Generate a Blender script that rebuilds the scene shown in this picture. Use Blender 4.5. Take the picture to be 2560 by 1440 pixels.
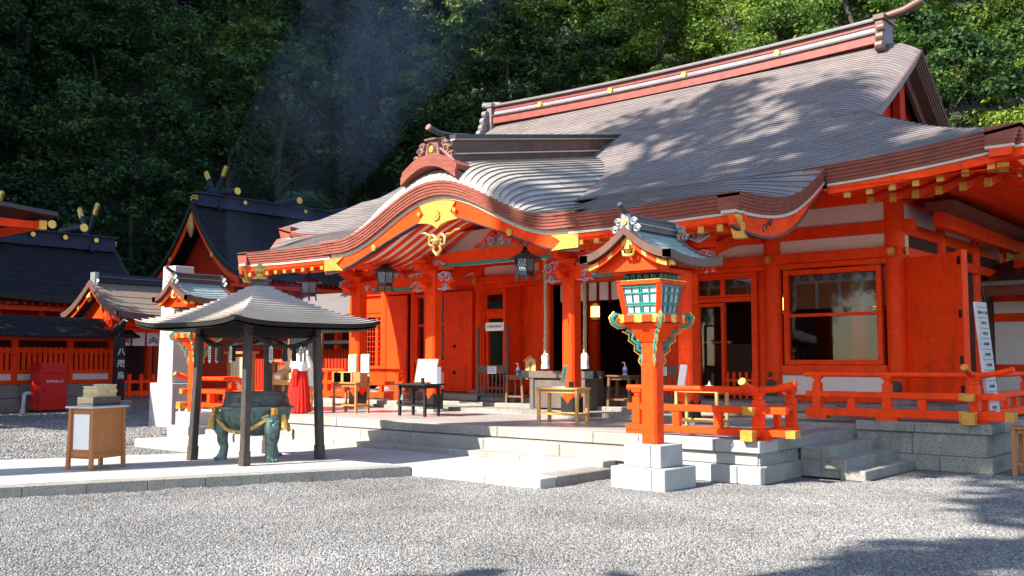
import bpy, bmesh, math, random
from math import sin, cos, pi, radians, sqrt
from mathutils import Vector, Matrix, noise as mnoise

# ---------------------------------------------------------------- scene, camera, light
for o in list(bpy.data.objects): bpy.data.objects.remove(o, do_unlink=True)
scene = bpy.context.scene
COL = scene.collection
FPX = 2434.0
cam_d = bpy.data.cameras.new('camera'); cam = bpy.data.objects.new('camera', cam_d); COL.objects.link(cam)
cam_d.sensor_width = 36.0; cam_d.lens = 36.0*FPX/2560.0; cam_d.clip_start = 0.1; cam_d.clip_end = 1500
cam.location = (0, 0, 1.55)
cam.rotation_euler = (radians(90)+math.atan(185/FPX), 0, radians(40.3))
scene.camera = cam
SUN_AZ = radians(70.0); SUN_EL = radians(41.0)      # direction in which shadows fall, and height
world = bpy.data.worlds.new('World'); scene.world = world; world.use_nodes = True
wn = world.node_tree.nodes; wl = world.node_tree.links
sky = wn.new('ShaderNodeTexSky'); sky.sky_type = 'NISHITA'; sky.sun_disc = False
sky.sun_elevation = SUN_EL
to_sun = Vector((-cos(SUN_AZ)*cos(SUN_EL), -sin(SUN_AZ)*cos(SUN_EL), sin(SUN_EL)))
sky.sun_rotation = math.atan2(to_sun.x, to_sun.y)
sky.air_density = 1.0; sky.dust_density = 0.6
wl.new(sky.outputs[0], wn['Background'].inputs[0]); wn['Background'].inputs[1].default_value = 0.135
sun_d = bpy.data.lights.new('sun', 'SUN'); sun_d.energy = 5.0; sun_d.angle = radians(0.53); sun_d.color = (1.0, 0.93, 0.82)
sun = bpy.data.objects.new('sun', sun_d); COL.objects.link(sun)
sun.rotation_euler = (-to_sun).to_track_quat('-Z', 'Y').to_euler(); sun.location = (-20, -30, 40)
scene.view_settings.view_transform = 'Standard'; scene.view_settings.look = 'None'
scene.view_settings.exposure = 1.5; scene.view_settings.gamma = 1.0; scene.view_settings.use_curve_mapping = False
scene.render.resolution_x = 1024; scene.render.resolution_y = 576

# ---------------------------------------------------------------- materials
MATS = {}
def mat(name, col, rough=0.6, metal=0.0, var=0.12, scale=6.0, bump=0.0, bscale=40.0, spec=0.5, col2=None, stretch=None, emit=0.0, wear=None, stain=None, tone=0.0):
    m = bpy.data.materials.new(name); m.use_nodes = True
    nt = m.node_tree; N = nt.nodes; L = nt.links; b = N['Principled BSDF']
    b.inputs['Roughness'].default_value = rough; b.inputs['Metallic'].default_value = metal
    b.inputs['Specular IOR Level'].default_value = spec
    tc = N.new('ShaderNodeTexCoord'); mp = N.new('ShaderNodeMapping'); L.new(tc.outputs['Object'], mp.inputs[0])
    if stretch: mp.inputs['Scale'].default_value = stretch
    n = N.new('ShaderNodeTexNoise'); n.inputs['Scale'].default_value = scale; n.inputs['Detail'].default_value = 6; n.inputs['Roughness'].default_value = 0.65
    L.new(mp.outputs[0], n.inputs['Vector'])
    r = N.new('ShaderNodeValToRGB'); r.color_ramp.elements[0].position = 0.3; r.color_ramp.elements[1].position = 0.72
    c2 = col2 or tuple(min(1, c*(1+var)) for c in col)
    c1 = tuple(c*(1-var) for c in col)
    r.color_ramp.elements[0].color = (*c1, 1); r.color_ramp.elements[1].color = (*c2, 1)
    L.new(n.outputs['Fac'], r.inputs[0])
    out = r.outputs[0]
    if wear:                                   # fine second tone: grain or dirt with its own shape
        n2 = N.new('ShaderNodeTexNoise'); n2.inputs['Scale'].default_value = wear[1]; n2.inputs['Detail'].default_value = 8
        L.new(mp.outputs[0], n2.inputs['Vector'])
        r2 = N.new('ShaderNodeValToRGB'); r2.color_ramp.elements[0].position = wear[2]; r2.color_ramp.elements[1].position = wear[3]
        L.new(n2.outputs['Fac'], r2.inputs[0])
        mx = N.new('ShaderNodeMix'); mx.data_type = 'RGBA'; L.new(r2.outputs[0], mx.inputs[0])
        L.new(out, mx.inputs[6]); mx.inputs[7].default_value = (*wear[0], 1); out = mx.outputs[2]
    if stain:                                  # large irregular stains, streaked downwards: (colour, scale, from, to, strength)
        mp2 = N.new('ShaderNodeMapping'); L.new(tc.outputs['Object'], mp2.inputs[0]); mp2.inputs['Scale'].default_value = (1, 1, stain[5] if len(stain) > 5 else 0.35)
        n4 = N.new('ShaderNodeTexNoise'); n4.inputs['Scale'].default_value = stain[1]; n4.inputs['Detail'].default_value = 7; n4.inputs['Roughness'].default_value = 0.7
        L.new(mp2.outputs[0], n4.inputs['Vector'])
        r4 = N.new('ShaderNodeMapRange'); r4.inputs[1].default_value = stain[2]; r4.inputs[2].default_value = stain[3]; r4.inputs[4].default_value = stain[4]
        L.new(n4.outputs['Fac'], r4.inputs[0])
        mx4 = N.new('ShaderNodeMix'); mx4.data_type = 'RGBA'; L.new(r4.outputs[0], mx4.inputs[0]); L.new(out, mx4.inputs[6]); mx4.inputs[7].default_value = (*stain[0], 1); out = mx4.outputs[2]
    if tone:                                   # each sheet of a roof course has its own tone
        at = N.new('ShaderNodeAttribute'); at.attribute_name = 'tone'
        r5 = N.new('ShaderNodeMapRange'); r5.inputs[3].default_value = 1-tone; r5.inputs[4].default_value = 1+tone; L.new(at.outputs['Fac'], r5.inputs[0])
        mx5 = N.new('ShaderNodeMix'); mx5.data_type = 'RGBA'; mx5.blend_type = 'MULTIPLY'; mx5.inputs[0].default_value = 1; L.new(out, mx5.inputs[6]); L.new(r5.outputs[0], mx5.inputs[7]); out = mx5.outputs[2]
    L.new(out, b.inputs['Base Color'])
    if bump:
        n3 = N.new('ShaderNodeTexNoise'); n3.inputs['Scale'].default_value = bscale; n3.inputs['Detail'].default_value = 4
        L.new(mp.outputs[0], n3.inputs['Vector'])
        bp = N.new('ShaderNodeBump'); bp.inputs['Strength'].default_value = bump; bp.inputs['Distance'].default_value = 0.01
        L.new(n3.outputs['Fac'], bp.inputs['Height']); L.new(bp.outputs[0], b.inputs['Normal'])
    if emit:
        b.inputs['Emission Color'].default_value = (*col, 1); b.inputs['Emission Strength'].default_value = emit
    MATS[name] = m
    return m
mat('vermilion', (0.90, 0.056, 0.004), 0.5, spec=0.16, var=0.13, scale=3, bump=0.25, bscale=22, wear=((0.60, 0.034, 0.005), 14, 0.52, 0.85), stain=((0.34, 0.03, 0.012), 3.2, 0.52, 0.80, 0.7, 0.25))
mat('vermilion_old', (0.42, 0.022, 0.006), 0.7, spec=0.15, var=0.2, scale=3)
mat('plaster', (0.74, 0.66, 0.6), 0.9, var=0.05, scale=2, bump=0.05, spec=0.2)
mat('gold', (0.74, 0.46, 0.10), 0.4, metal=0.7, var=0.25, scale=30, bump=0.7, bscale=55, wear=((0.38, 0.20, 0.04), 40, 0.5, 0.7))
mat('gold_paint', (0.52, 0.26, 0.035), 0.45, metal=0.3, var=0.3, scale=18, bump=0.4, bscale=60, wear=((0.25, 0.12, 0.02), 22, 0.55, 0.75))
mat('black', (0.012, 0.012, 0.014), 0.35, var=0.3, scale=8)
mat('black_wood', (0.018, 0.016, 0.016), 0.6, spec=0.25, var=0.4, scale=10, stretch=(1, 1, 0.15), bump=0.2)
mat('dark_wood', (0.042, 0.034, 0.03), 0.5, var=0.45, scale=9, stretch=(3, 3, 0.35), bump=0.3, wear=((0.11, 0.085, 0.07), 25, 0.5, 0.75))
mat('green', (0.015, 0.22, 0.15), 0.45, var=0.2, scale=10)
mat('teal', (0.015, 0.21, 0.17), 0.45, var=0.2, scale=14)
mat('blue_carving', (0.18, 0.2, 0.55), 0.5, var=0.6, scale=22, col2=(0.7, 0.7, 0.8))
mat('granite', (0.33, 0.305, 0.275), 0.8, var=0.2, scale=1.4, bump=0.4, bscale=60, wear=((0.17, 0.15, 0.135), 70, 0.50, 0.68), stain=((0.15, 0.125, 0.10), 2.6, 0.5, 0.8, 0.6))
mat('granite_pale', (0.37, 0.36, 0.345), 0.8, var=0.14, scale=1.3, bump=0.3, bscale=80, wear=((0.31, 0.30, 0.29), 70, 0.52, 0.70), stain=((0.19, 0.18, 0.155), 2.4, 0.52, 0.8, 0.55))
mat('granite_grey', (0.27, 0.26, 0.235), 0.85, var=0.22, scale=1.6, bump=0.3, bscale=120, wear=((0.13, 0.125, 0.10), 60, 0.46, 0.66), stain=((0.085, 0.09, 0.05), 2.2, 0.5, 0.75, 0.7))
mat('slate_floor', (0.36, 0.345, 0.335), 0.32, var=0.10, scale=1.3, bump=0.06, bscale=30, wear=((0.28, 0.26, 0.25), 5, 0.5, 0.8))
mat('roof_copper', (0.178, 0.150, 0.142), 0.58, spec=0.25, var=0.14, scale=1.0, bump=0.06, bscale=25, wear=((0.215, 0.18, 0.175), 7, 0.5, 0.8), stain=((0.10, 0.09, 0.095), 1.1, 0.52, 0.85, 0.45, 1.0), tone=0.14)
mat('roof_pale', (0.30, 0.265, 0.235), 0.42, var=0.12, scale=2.5, bump=0.2, bscale=30, wear=((0.36, 0.31, 0.27), 14, 0.5, 0.75), tone=0.16)
mat('fascia', (0.23, 0.066, 0.045), 0.65, spec=0.2, var=0.3, scale=7, bump=0.4, bscale=30, stretch=(0.6, 2, 4), stain=((0.10, 0.035, 0.03), 4, 0.5, 0.8, 0.6, 1.0))
mat('ridge_red', (0.20, 0.035, 0.022), 0.5, var=0.3, scale=6, bump=0.1)
mat('ridge_grey', (0.16, 0.14, 0.15), 0.45, var=0.2, scale=6)
mat('ridge_band', (0.30, 0.20, 0.22), 0.4, var=0.25, scale=2)
mat('ridge_dark', (0.045, 0.04, 0.042), 0.4, var=0.4, scale=5)
mat('ridge_brown', (0.10, 0.045, 0.032), 0.5, var=0.35, scale=4)
mat('carved_copper', (0.20, 0.088, 0.072), 0.5, var=0.3, scale=14, bump=0.2)
mat('edge_pale', (0.48, 0.44, 0.36), 0.7, var=0.1, scale=8)
mat('verdigris', (0.19, 0.26, 0.26), 0.45, var=0.25, scale=7, bump=0.15)
mat('silver', (0.27, 0.28, 0.29), 0.4, metal=0.5, var=0.25, scale=20)
mat('thatch', (0.20, 0.145, 0.11), 0.95, var=0.45, scale=9, bump=1.0, bscale=45, stretch=(1, 3, 3), wear=((0.08, 0.055, 0.045), 30, 0.45, 0.65))
mat('bark_roof', (0.014, 0.014, 0.018), 0.9, spec=0.15, var=0.45, scale=5, bump=0.8, bscale=30)
mat('ridge_blue', (0.014, 0.018, 0.045), 0.6, spec=0.25, var=0.5, scale=5)
mat('wood_light', (0.56, 0.31, 0.10), 0.5, var=0.18, scale=6, stretch=(1, 1, 0.2), bump=0.1)
mat('wood_pale', (0.62, 0.47, 0.27), 0.6, var=0.15, scale=8, stretch=(1, 1, 0.2))
mat('wood_orange', (0.40, 0.15, 0.045), 0.5, var=0.15, scale=5, stretch=(2, 2, 0.25), bump=0.1)
mat('wood_brown', (0.17, 0.075, 0.035), 0.55, var=0.25, scale=6, stretch=(2, 2, 0.25), bump=0.1)
mat('wood_grey', (0.105, 0.08, 0.066), 0.7, var=0.25, scale=7, stretch=(1, 1, 0.3), bump=0.2)
mat('bronze', (0.13, 0.21, 0.19), 0.5, metal=0.35, var=0.4, scale=7, bump=0.35, bscale=35, wear=((0.07, 0.08, 0.07), 18, 0.5, 0.7))
mat('bronze_dark', (0.085, 0.085, 0.085), 0.45, metal=0.4, var=0.4, scale=12, bump=0.3)
mat('iron', (0.035, 0.045, 0.06), 0.4, metal=0.6, var=0.3, scale=10)
mat('rope', (0.48, 0.36, 0.22), 0.85, var=0.2, scale=30, bump=0.4)
mat('rope_gold', (0.55, 0.33, 0.07), 0.7, var=0.25, scale=30, bump=0.4)
mat('rope_dark', (0.03, 0.022, 0.02), 0.8, var=0.3, scale=20)
mat('cloth_white', (0.72, 0.69, 0.66), 0.9, var=0.04, scale=6, spec=0.1)
mat('cloth_crimson', (0.22, 0.006, 0.012), 0.9, var=0.2, scale=8, spec=0.1)
mat('hakama_red', (0.62, 0.014, 0.008), 0.8, var=0.15, scale=8, spec=0.2)
mat('paper', (0.80, 0.80, 0.78), 0.8, var=0.02, scale=4, spec=0.2)
mat('paper_yellow', (0.72, 0.62, 0.16), 0.8, var=0.3, scale=18, spec=0.2, col2=(0.8, 0.78, 0.6))
mat('ink', (0.012, 0.012, 0.014), 0.7, var=0.1)
mat('ink_blue', (0.05, 0.07, 0.32), 0.7, var=0.3, scale=10)
mat('paint_white', (0.78, 0.77, 0.75), 0.5, var=0.04)
mat('red_metal', (0.55, 0.012, 0.010), 0.35, var=0.08, scale=3)
mat('pvc', (0.5, 0.5, 0.55), 0.4, var=0.06)
mat('bottle', (0.55, 0.62, 0.78), 0.15, var=0.05)
mat('bottle_label', (0.12, 0.18, 0.5), 0.5, var=0.1)
mat('skin', (0.52, 0.31, 0.22), 0.6, var=0.05)
mat('hair', (0.010, 0.008, 0.008), 0.35, var=0.3, scale=20)
mat('blind', (0.34, 0.12, 0.04), 0.7, var=0.3, scale=14, stretch=(0.3, 1, 6))
mat('blind_border', (0.36, 0.35, 0.38), 0.8, var=0.3, scale=20)
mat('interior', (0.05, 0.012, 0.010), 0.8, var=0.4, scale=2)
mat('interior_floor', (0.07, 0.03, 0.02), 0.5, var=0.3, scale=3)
mat('lamp_glow', (1.0, 0.55, 0.12), 0.5, emit=2.2)
mat('bark', (0.055, 0.042, 0.032), 0.9, var=0.4, scale=6, stretch=(3, 3, 0.5), bump=0.6)
mat('soil', (0.022, 0.026, 0.014), 0.95, var=0.5, scale=1.5, bump=0.5, bscale=6)
mat('metal_roof', (0.06, 0.055, 0.058), 0.33, metal=0.3, var=0.3, scale=4)
mat('board_grey', (0.42, 0.41, 0.40), 0.7, var=0.06)
mat('shingle', (0.40, 0.365, 0.33), 0.55, var=0.12, scale=4, bump=0.2, wear=((0.34, 0.30, 0.26), 20, 0.5, 0.75))
mat('carving_gold', (0.46, 0.25, 0.08), 0.45, metal=0.4, var=0.35, scale=30, bump=0.5, bscale=50)

def glass_mat():
    m = bpy.data.materials.new('window_glass'); m.use_nodes = True; N = m.node_tree.nodes; L = m.node_tree.links
    N.remove(N['Principled BSDF']); out = N['Material Output']
    t = N.new('ShaderNodeBsdfTransparent'); t.inputs[0].default_value = (0.8, 0.82, 0.82, 1)
    g = N.new('ShaderNodeBsdfGlossy'); g.inputs['Roughness'].default_value = 0.03
    fr = N.new('ShaderNodeFresnel'); fr.inputs[0].default_value = 1.36
    mx = N.new('ShaderNodeMixShader'); L.new(fr.outputs[0], mx.inputs[0]); L.new(t.outputs[0], mx.inputs[1]); L.new(g.outputs[0], mx.inputs[2])
    L.new(mx.outputs[0], out.inputs[0]); MATS['window_glass'] = m
glass_mat()
def frosted():
    m = mat('frosted', (0.50, 0.52, 0.56), 0.25, var=0.15, scale=5)
frosted()
def leaf_mat(name, ca, cb, cc):
    m = bpy.data.materials.new(name); m.use_nodes = True; N = m.node_tree.nodes; L = m.node_tree.links
    N.remove(N['Principled BSDF']); out = N['Material Output']
    tc = N.new('ShaderNodeTexCoord'); oi = N.new('ShaderNodeObjectInfo')
    n = N.new('ShaderNodeTexNoise'); n.inputs['Scale'].default_value = 0.55; n.inputs['Detail'].default_value = 6
    L.new(tc.outputs['Object'], n.inputs['Vector'])
    wn_ = N.new('ShaderNodeTexWhiteNoise'); L.new(tc.outputs['Object'], wn_.inputs['Vector'])
    ad = N.new('ShaderNodeMath'); ad.operation = 'ADD'; L.new(n.outputs['Fac'], ad.inputs[0])
    ml = N.new('ShaderNodeMath'); ml.operation = 'MULTIPLY_ADD'; L.new(oi.outputs['Random'], ml.inputs[0]); ml.inputs[1].default_value = 0.3; ml.inputs[2].default_value = -0.15
    L.new(ml.outputs[0], ad.inputs[1])
    r = N.new('ShaderNodeValToRGB'); r.color_ramp.elements[0].position = 0.38; r.color_ramp.elements[0].color = (*ca, 1)
    r.color_ramp.elements[1].position = 0.66; r.color_ramp.elements[1].color = (*cc, 1)
    e = r.color_ramp.elements.new(0.52); e.color = (*cb, 1)
    L.new(ad.outputs[0], r.inputs[0])
    d = N.new('ShaderNodeBsdfPrincipled'); d.inputs['Roughness'].default_value = 0.55; d.inputs['Specular IOR Level'].default_value = 0.3
    t = N.new('ShaderNodeBsdfTranslucent'); L.new(r.outputs[0], d.inputs['Base Color']); L.new(r.outputs[0], t.inputs[0])
    mx = N.new('ShaderNodeMixShader'); mx.inputs[0].default_value = 0.35
    L.new(d.outputs[0], mx.inputs[1]); L.new(t.outputs[0], mx.inputs[2]); L.new(mx.outputs[0], out.inputs[0]); MATS[name] = m
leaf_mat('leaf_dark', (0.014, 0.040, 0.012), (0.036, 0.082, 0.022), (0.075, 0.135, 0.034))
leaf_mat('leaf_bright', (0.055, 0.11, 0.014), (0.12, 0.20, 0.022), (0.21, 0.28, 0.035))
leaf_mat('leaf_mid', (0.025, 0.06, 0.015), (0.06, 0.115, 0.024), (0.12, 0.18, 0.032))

def gravel_mat(name, stones):
    m = bpy.data.materials.new(name); m.use_nodes = True; N = m.node_tree.nodes; L = m.node_tree.links; b = N['Principled BSDF']
    b.inputs['Roughness'].default_value = 0.9; b.inputs['Specular IOR Level'].default_value = 0.25
    tc = N.new('ShaderNodeTexCoord')
    r = N.new('ShaderNodeValToRGB')
    if stones:
        oi = N.new('ShaderNodeObjectInfo'); L.new(oi.outputs['Random'], r.inputs[0])
    else:
        v = N.new('ShaderNodeTexVoronoi'); v.inputs['Scale'].default_value = 34; L.new(tc.outputs['Object'], v.inputs['Vector'])
        s = N.new('ShaderNodeSeparateColor'); L.new(v.outputs['Color'], s.inputs[0]); L.new(s.outputs[0], r.inputs[0])
        bp = N.new('ShaderNodeBump'); bp.inputs['Strength'].default_value = 1.0; bp.inputs['Distance'].default_value = 0.03; bp.invert = True
        L.new(v.outputs['Distance'], bp.inputs['Height']); L.new(bp.outputs[0], b.inputs['Normal'])
    k = 0.74
    els = r.color_ramp.elements
    els[0].position = 0.0; els[0].color = (0.13*k, 0.13*k, 0.135*k, 1); els[1].position = 1.0; els[1].color = (0.44*k, 0.43*k, 0.42*k, 1)
    e = els.new(0.35); e.color = (0.235*k, 0.23*k, 0.225*k, 1)
    e = els.new(0.8); e.color = (0.31*k, 0.30*k, 0.285*k, 1)
    big = N.new('ShaderNodeTexNoise'); big.inputs['Scale'].default_value = 0.7; big.inputs['Detail'].default_value = 3
    if stones:
        ge = N.new('ShaderNodeNewGeometry'); L.new(ge.outputs['Position'], big.inputs['Vector'])
    else: L.new(tc.outputs['Object'], big.inputs['Vector'])
    rr = N.new('ShaderNodeMapRange'); rr.inputs[1].default_value = 0.3; rr.inputs[2].default_value = 0.7; rr.inputs[3].default_value = 0.72; rr.inputs[4].default_value = 1.14
    L.new(big.outputs['Fac'], rr.inputs[0])
    mx = N.new('ShaderNodeMix'); mx.data_type = 'RGBA'; mx.blend_type = 'MULTIPLY'; mx.inputs[0].default_value = 1
    L.new(r.outputs[0], mx.inputs[6]); L.new(rr.outputs[0], mx.inputs[7]); L.new(mx.outputs[2], b.inputs['Base Color'])
    MATS[name] = m
gravel_mat('gravel', False); gravel_mat('pebble', True)

# ---------------------------------------------------------------- mesh helpers
class MB:
    def __init__(s): s.v = []; s.f = []
    def add(s, vs, fs):
        b = len(s.v); s.v += [tuple(v) for v in vs]; s.f += [tuple(i+b for i in f) for f in fs]; return s
    def box(s, x0, x1, y0, y1, z0, z1):
        return s.add([(x0,y0,z0),(x1,y0,z0),(x1,y1,z0),(x0,y1,z0),(x0,y0,z1),(x1,y0,z1),(x1,y1,z1),(x0,y1,z1)],
                     [(0,3,2,1),(4,5,6,7),(0,1,5,4),(1,2,6,5),(2,3,7,6),(3,0,4,7)])
    def cbox(s, c, d, rot=None):
        c = Vector(c); M = rot or Matrix.Identity(3)
        vs = [c + M @ Vector((sx*d[0]/2, sy*d[1]/2, sz*d[2]/2)) for sz in (-1,1) for sx,sy in ((-1,-1),(1,-1),(1,1),(-1,1))]
        return s.add(vs, [(0,3,2,1),(4,5,6,7),(0,1,5,4),(1,2,6,5),(2,3,7,6),(3,0,4,7)])
    def frus(s, c0, d0, c1, d1):               # frustum between two rectangles
        vs = [(c0[0]+sx*d0[0]/2, c0[1]+sy*d0[1]/2, c0[2]) for sx,sy in ((-1,-1),(1,-1),(1,1),(-1,1))] + \
             [(c1[0]+sx*d1[0]/2, c1[1]+sy*d1[1]/2, c1[2]) for sx,sy in ((-1,-1),(1,-1),(1,1),(-1,1))]
        return s.add(vs, [(0,3,2,1),(4,5,6,7),(0,1,5,4),(1,2,6,5),(2,3,7,6),(3,0,4,7)])
    def beam(s, p0, p1, w, h, up=(0,0,1)):
        p0 = Vector(p0); p1 = Vector(p1); d = (p1-p0).normalized(); u = Vector(up); sd = d.cross(u).normalized(); u = sd.cross(d)
        vs = [p + sd*a*w/2 + u*b*h/2 for p in (p0,p1) for a,b in ((-1,-1),(1,-1),(1,1),(-1,1))]
        return s.add(vs, [(3,2,1,0),(4,5,6,7),(0,1,5,4),(1,2,6,5),(2,3,7,6),(3,0,4,7)])
    def tube(s, pts, r, n=8, cap=True):
        pts = [Vector(p) for p in pts]; k = len(pts); rs = r if isinstance(r, (list, tuple)) else [r]*k
        rings = []; ref = None
        for i in range(k):
            d = (pts[min(i+1,k-1)]-pts[max(i-1,0)]).normalized()
            if ref is None: ref = Vector((0,0,1)) if abs(d.z) < 0.9 else Vector((1,0,0))
            a = d.cross(ref)
            if a.length < 1e-5: a = d.orthogonal()
            a.normalize(); b = a.cross(d).normalized(); ref = b
            rings.append([pts[i] + (a*cos(2*pi*j/n)+b*sin(2*pi*j/n))*rs[i] for j in range(n)])
        vs = [v for rg in rings for v in rg]; fs = []
        for i in range(k-1):
            for j in range(n):
                fs.append((i*n+j, i*n+(j+1)%n, (i+1)*n+(j+1)%n, (i+1)*n+j))
        if cap: fs += [tuple(range(n))[::-1], tuple((k-1)*n+j for j in range(n))]
        return s.add(vs, fs)
    def lathe(s, prof, n=20, c=(0,0,0), squash=None):
        vs = []; fs = []; k = len(prof)
        for (r,z) in prof:
            for j in range(n):
                a = 2*pi*j/n; rr = r
                vs.append((c[0]+rr*cos(a), c[1]+rr*sin(a), c[2]+z))
        for i in range(k-1):
            for j in range(n): fs.append((i*n+j, i*n+(j+1)%n, (i+1)*n+(j+1)%n, (i+1)*n+j))
        fs += [tuple(range(n))[::-1], tuple((k-1)*n+j for j in range(n))]
        return s.add(vs, fs)
    def prism(s, poly, axis, d0, d1):          # polygon (a,b) extruded along an axis
        def P(a, b, d): return (d,a,b) if axis == 'x' else (a,d,b) if axis == 'y' else (a,b,d)
        k = len(poly); vs = [P(a,b,d0) for a,b in poly] + [P(a,b,d1) for a,b in poly]
        fs = [tuple(range(k))[::-1], tuple(range(k,2*k))] + [(i,(i+1)%k,k+(i+1)%k,k+i) for i in range(k)]
        return s.add(vs, fs)
    def sweep(s, path, outs, prof, cap=True):  # profile (a outwards, b up) carried along a path
        k = len(prof); vs = []
        for p, o in zip(path, outs):
            p = Vector(p); o = Vector(o)
            vs += [p + o*a + Vector((0,0,b)) for a,b in prof]
        n = len(path); fs = []
        for i in range(n-1):
            for j in range(k): fs.append((i*k+j, i*k+(j+1)%k, (i+1)*k+(j+1)%k, (i+1)*k+j))
        if cap: fs += [tuple(range(k))[::-1], tuple((n-1)*k+j for j in range(k))]
        return s.add(vs, fs)
    def grid(s, fn, nu, nv, thick=None):       # fn(i,j) -> point; optional thickness downwards
        vs = [fn(i,j) for i in range(nu) for j in range(nv)]
        fs = [(i*nv+j, (i+1)*nv+j, (i+1)*nv+j+1, i*nv+j+1) for i in range(nu-1) for j in range(nv-1)]
        if thick:
            m = nu*nv; vs2 = [(v[0],v[1],v[2]-thick) for v in vs]; vs = list(vs)+vs2
            fs2 = [tuple(q+m for q in f[::-1]) for f in fs]
            fs += fs2
            for j in range(nv-1): fs += [(j,j+1,m+j+1,m+j),((nu-1)*nv+j+1,(nu-1)*nv+j,m+(nu-1)*nv+j,m+(nu-1)*nv+j+1)]
            for i in range(nu-1): fs += [((i+1)*nv,i*nv,m+i*nv,m+(i+1)*nv),(i*nv+nv-1,(i+1)*nv+nv-1,m+(i+1)*nv+nv-1,m+i*nv+nv-1)]
        return s.add(vs, fs)
    def mesh(s, name, m, smooth=False, bevel=0.0, fix=True):
        me = bpy.data.meshes.new(name); me.from_pydata(s.v, [], s.f); me.validate()
        if fix or bevel:
            bm = bmesh.new(); bm.from_mesh(me)
            if fix: bmesh.ops.recalc_face_normals(bm, faces=bm.faces)
            if bevel:
                ed = [e for e in bm.edges if len(e.link_faces) == 2 and e.calc_face_angle(0) > 0.6]
                bmesh.ops.bevel(bm, geom=ed, offset=bevel, segments=1, affect='EDGES', profile=0.5, clamp_overlap=True)
            bm.to_mesh(me); bm.free()
        if m: me.materials.append(MATS[m])
        if s.tones and len(s.tones) == len(me.polygons):
            at = me.attributes.new('tone', 'FLOAT', 'FACE'); at.data.foreach_set('value', s.tones)
        if smooth:
            me.polygons.foreach_set('use_smooth', [True]*len(me.polygons)); me.set_sharp_from_angle(angle=radians(40))
        me.update(); return me
    tones = None
    def build(s, name, m, parent=None, smooth=False, bevel=0.0, fix=True, loc=None, rot=None):
        return place(name, s.mesh(name, m, smooth, bevel, fix), parent, loc, rot)
def place(name, me, parent=None, loc=None, rot=None, scale=None):
    o = bpy.data.objects.new(name, me); COL.objects.link(o)
    if parent: o.parent = parent
    if loc: o.location = loc
    if rot: o.rotation_euler = rot
    if scale: o.scale = scale
    return o
def tag(o, label, cat=None, group=None, kind=None):
    if label: o['label'] = label
    if cat: o['category'] = cat
    if group: o['group'] = group
    if kind: o['kind'] = kind
    return o
def thing(name, label, cat, loc=(0,0,0), rz=0, group=None):
    o = bpy.data.objects.new(name, None); COL.objects.link(o); o.location = loc; o.rotation_euler = (0,0,rz)
    o.empty_display_size = 0.2
    return tag(o, label, cat, group)
def box(name, m, parent, x0, x1, y0, y1, z0, z1, bevel=0.0):
    return MB().box(x0,x1,y0,y1,z0,z1).build(name, m, parent, bevel=bevel)
_tc = {}
def text(body, size, m, parent, loc, rot, name='lettering', depth=0.002, align='CENTER', vertical=False, gap=1.05):
    if vertical: body = '\n'.join(body)
    key = (body, size, m, depth, align)
    if key not in _tc:
        cu = bpy.data.curves.new('lettering', 'FONT'); cu.body = body; cu.size = size; cu.align_x = align; cu.align_y = 'CENTER'; cu.extrude = depth
        cu.resolution_u = 2; cu.space_line = gap
        ob = bpy.data.objects.new('lettering', cu); COL.objects.link(ob)
        dg = bpy.context.evaluated_depsgraph_get(); me = bpy.data.meshes.new_from_object(ob.evaluated_get(dg))
        bpy.data.objects.remove(ob, do_unlink=True)
        me.materials.clear(); me.materials.append(MATS[m]); _tc[key] = me
    return place(name, _tc[key], parent, loc, rot)
def spiral(cx, cz, r, turns, a0, sgn=1, n=14):  # flat curl, returned as (a,b) pairs
    return [(cx + sgn*r*(1-0.75*i/n)*cos(a0+turns*2*pi*i/n), cz + r*(1-0.75*i/n)*sin(a0+turns*2*pi*i/n)) for i in range(n+1)]
def lerp(a, b, t): return a+(b-a)*t
rnd = random.Random(7)
# ---------------------------------------------------------------- the setting: ground, stonework, slopes
def struct(o, label=None): o['kind'] = 'structure'; return o
g = MB(); g.box(-260, 260, -200, 300, -0.5, 0.0); gobj = struct(g.build('ground', 'gravel'))

def blocks(name, m, parent, a0, a1, axis, b0, b1, z0, z1, ln, gap=0.006, jit=0.006, seed=1, bev=0.012, shift=0.0):
    """a row of stone blocks along an axis, each a piece of its own"""
    r = random.Random(seed); a = a0; first = True
    while a < a1-0.02:
        l = ln*(0.8+0.4*r.random()); l = l*shift if (first and shift) else l; first = False
        e = a+l
        if a1-e < ln*0.35: e = a1
        j = (r.random()-0.5)*2*jit
        mb = MB()
        if axis == 'x': mb.box(a+gap/2, e-gap/2, b0+j, b1, z0, z1)
        else: mb.box(b0, b1+j, a+gap/2, e-gap/2, z0, z1)
        mb.build(name, m, parent, bevel=bev); a = e
def paving(name, m, parent, x0, x1, y0, y1, z0, z1, lx, ly, seed=3, gap=0.005):
    r = random.Random(seed); ny = max(1, round((y1-y0)/ly)); dy = (y1-y0)/ny
    nx = max(1, round((x1-x0)/lx)); dx = (x1-x0)/nx
    me = MB().box(gap/2, dx-gap/2, gap/2, dy-gap/2, z0, z1).mesh(name, m, bevel=0.004)
    for i in range(ny):
        for k in range(nx):
            place(name, me, parent, loc=(x0+k*dx, y0+i*dy, -r.random()*0.003))

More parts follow.
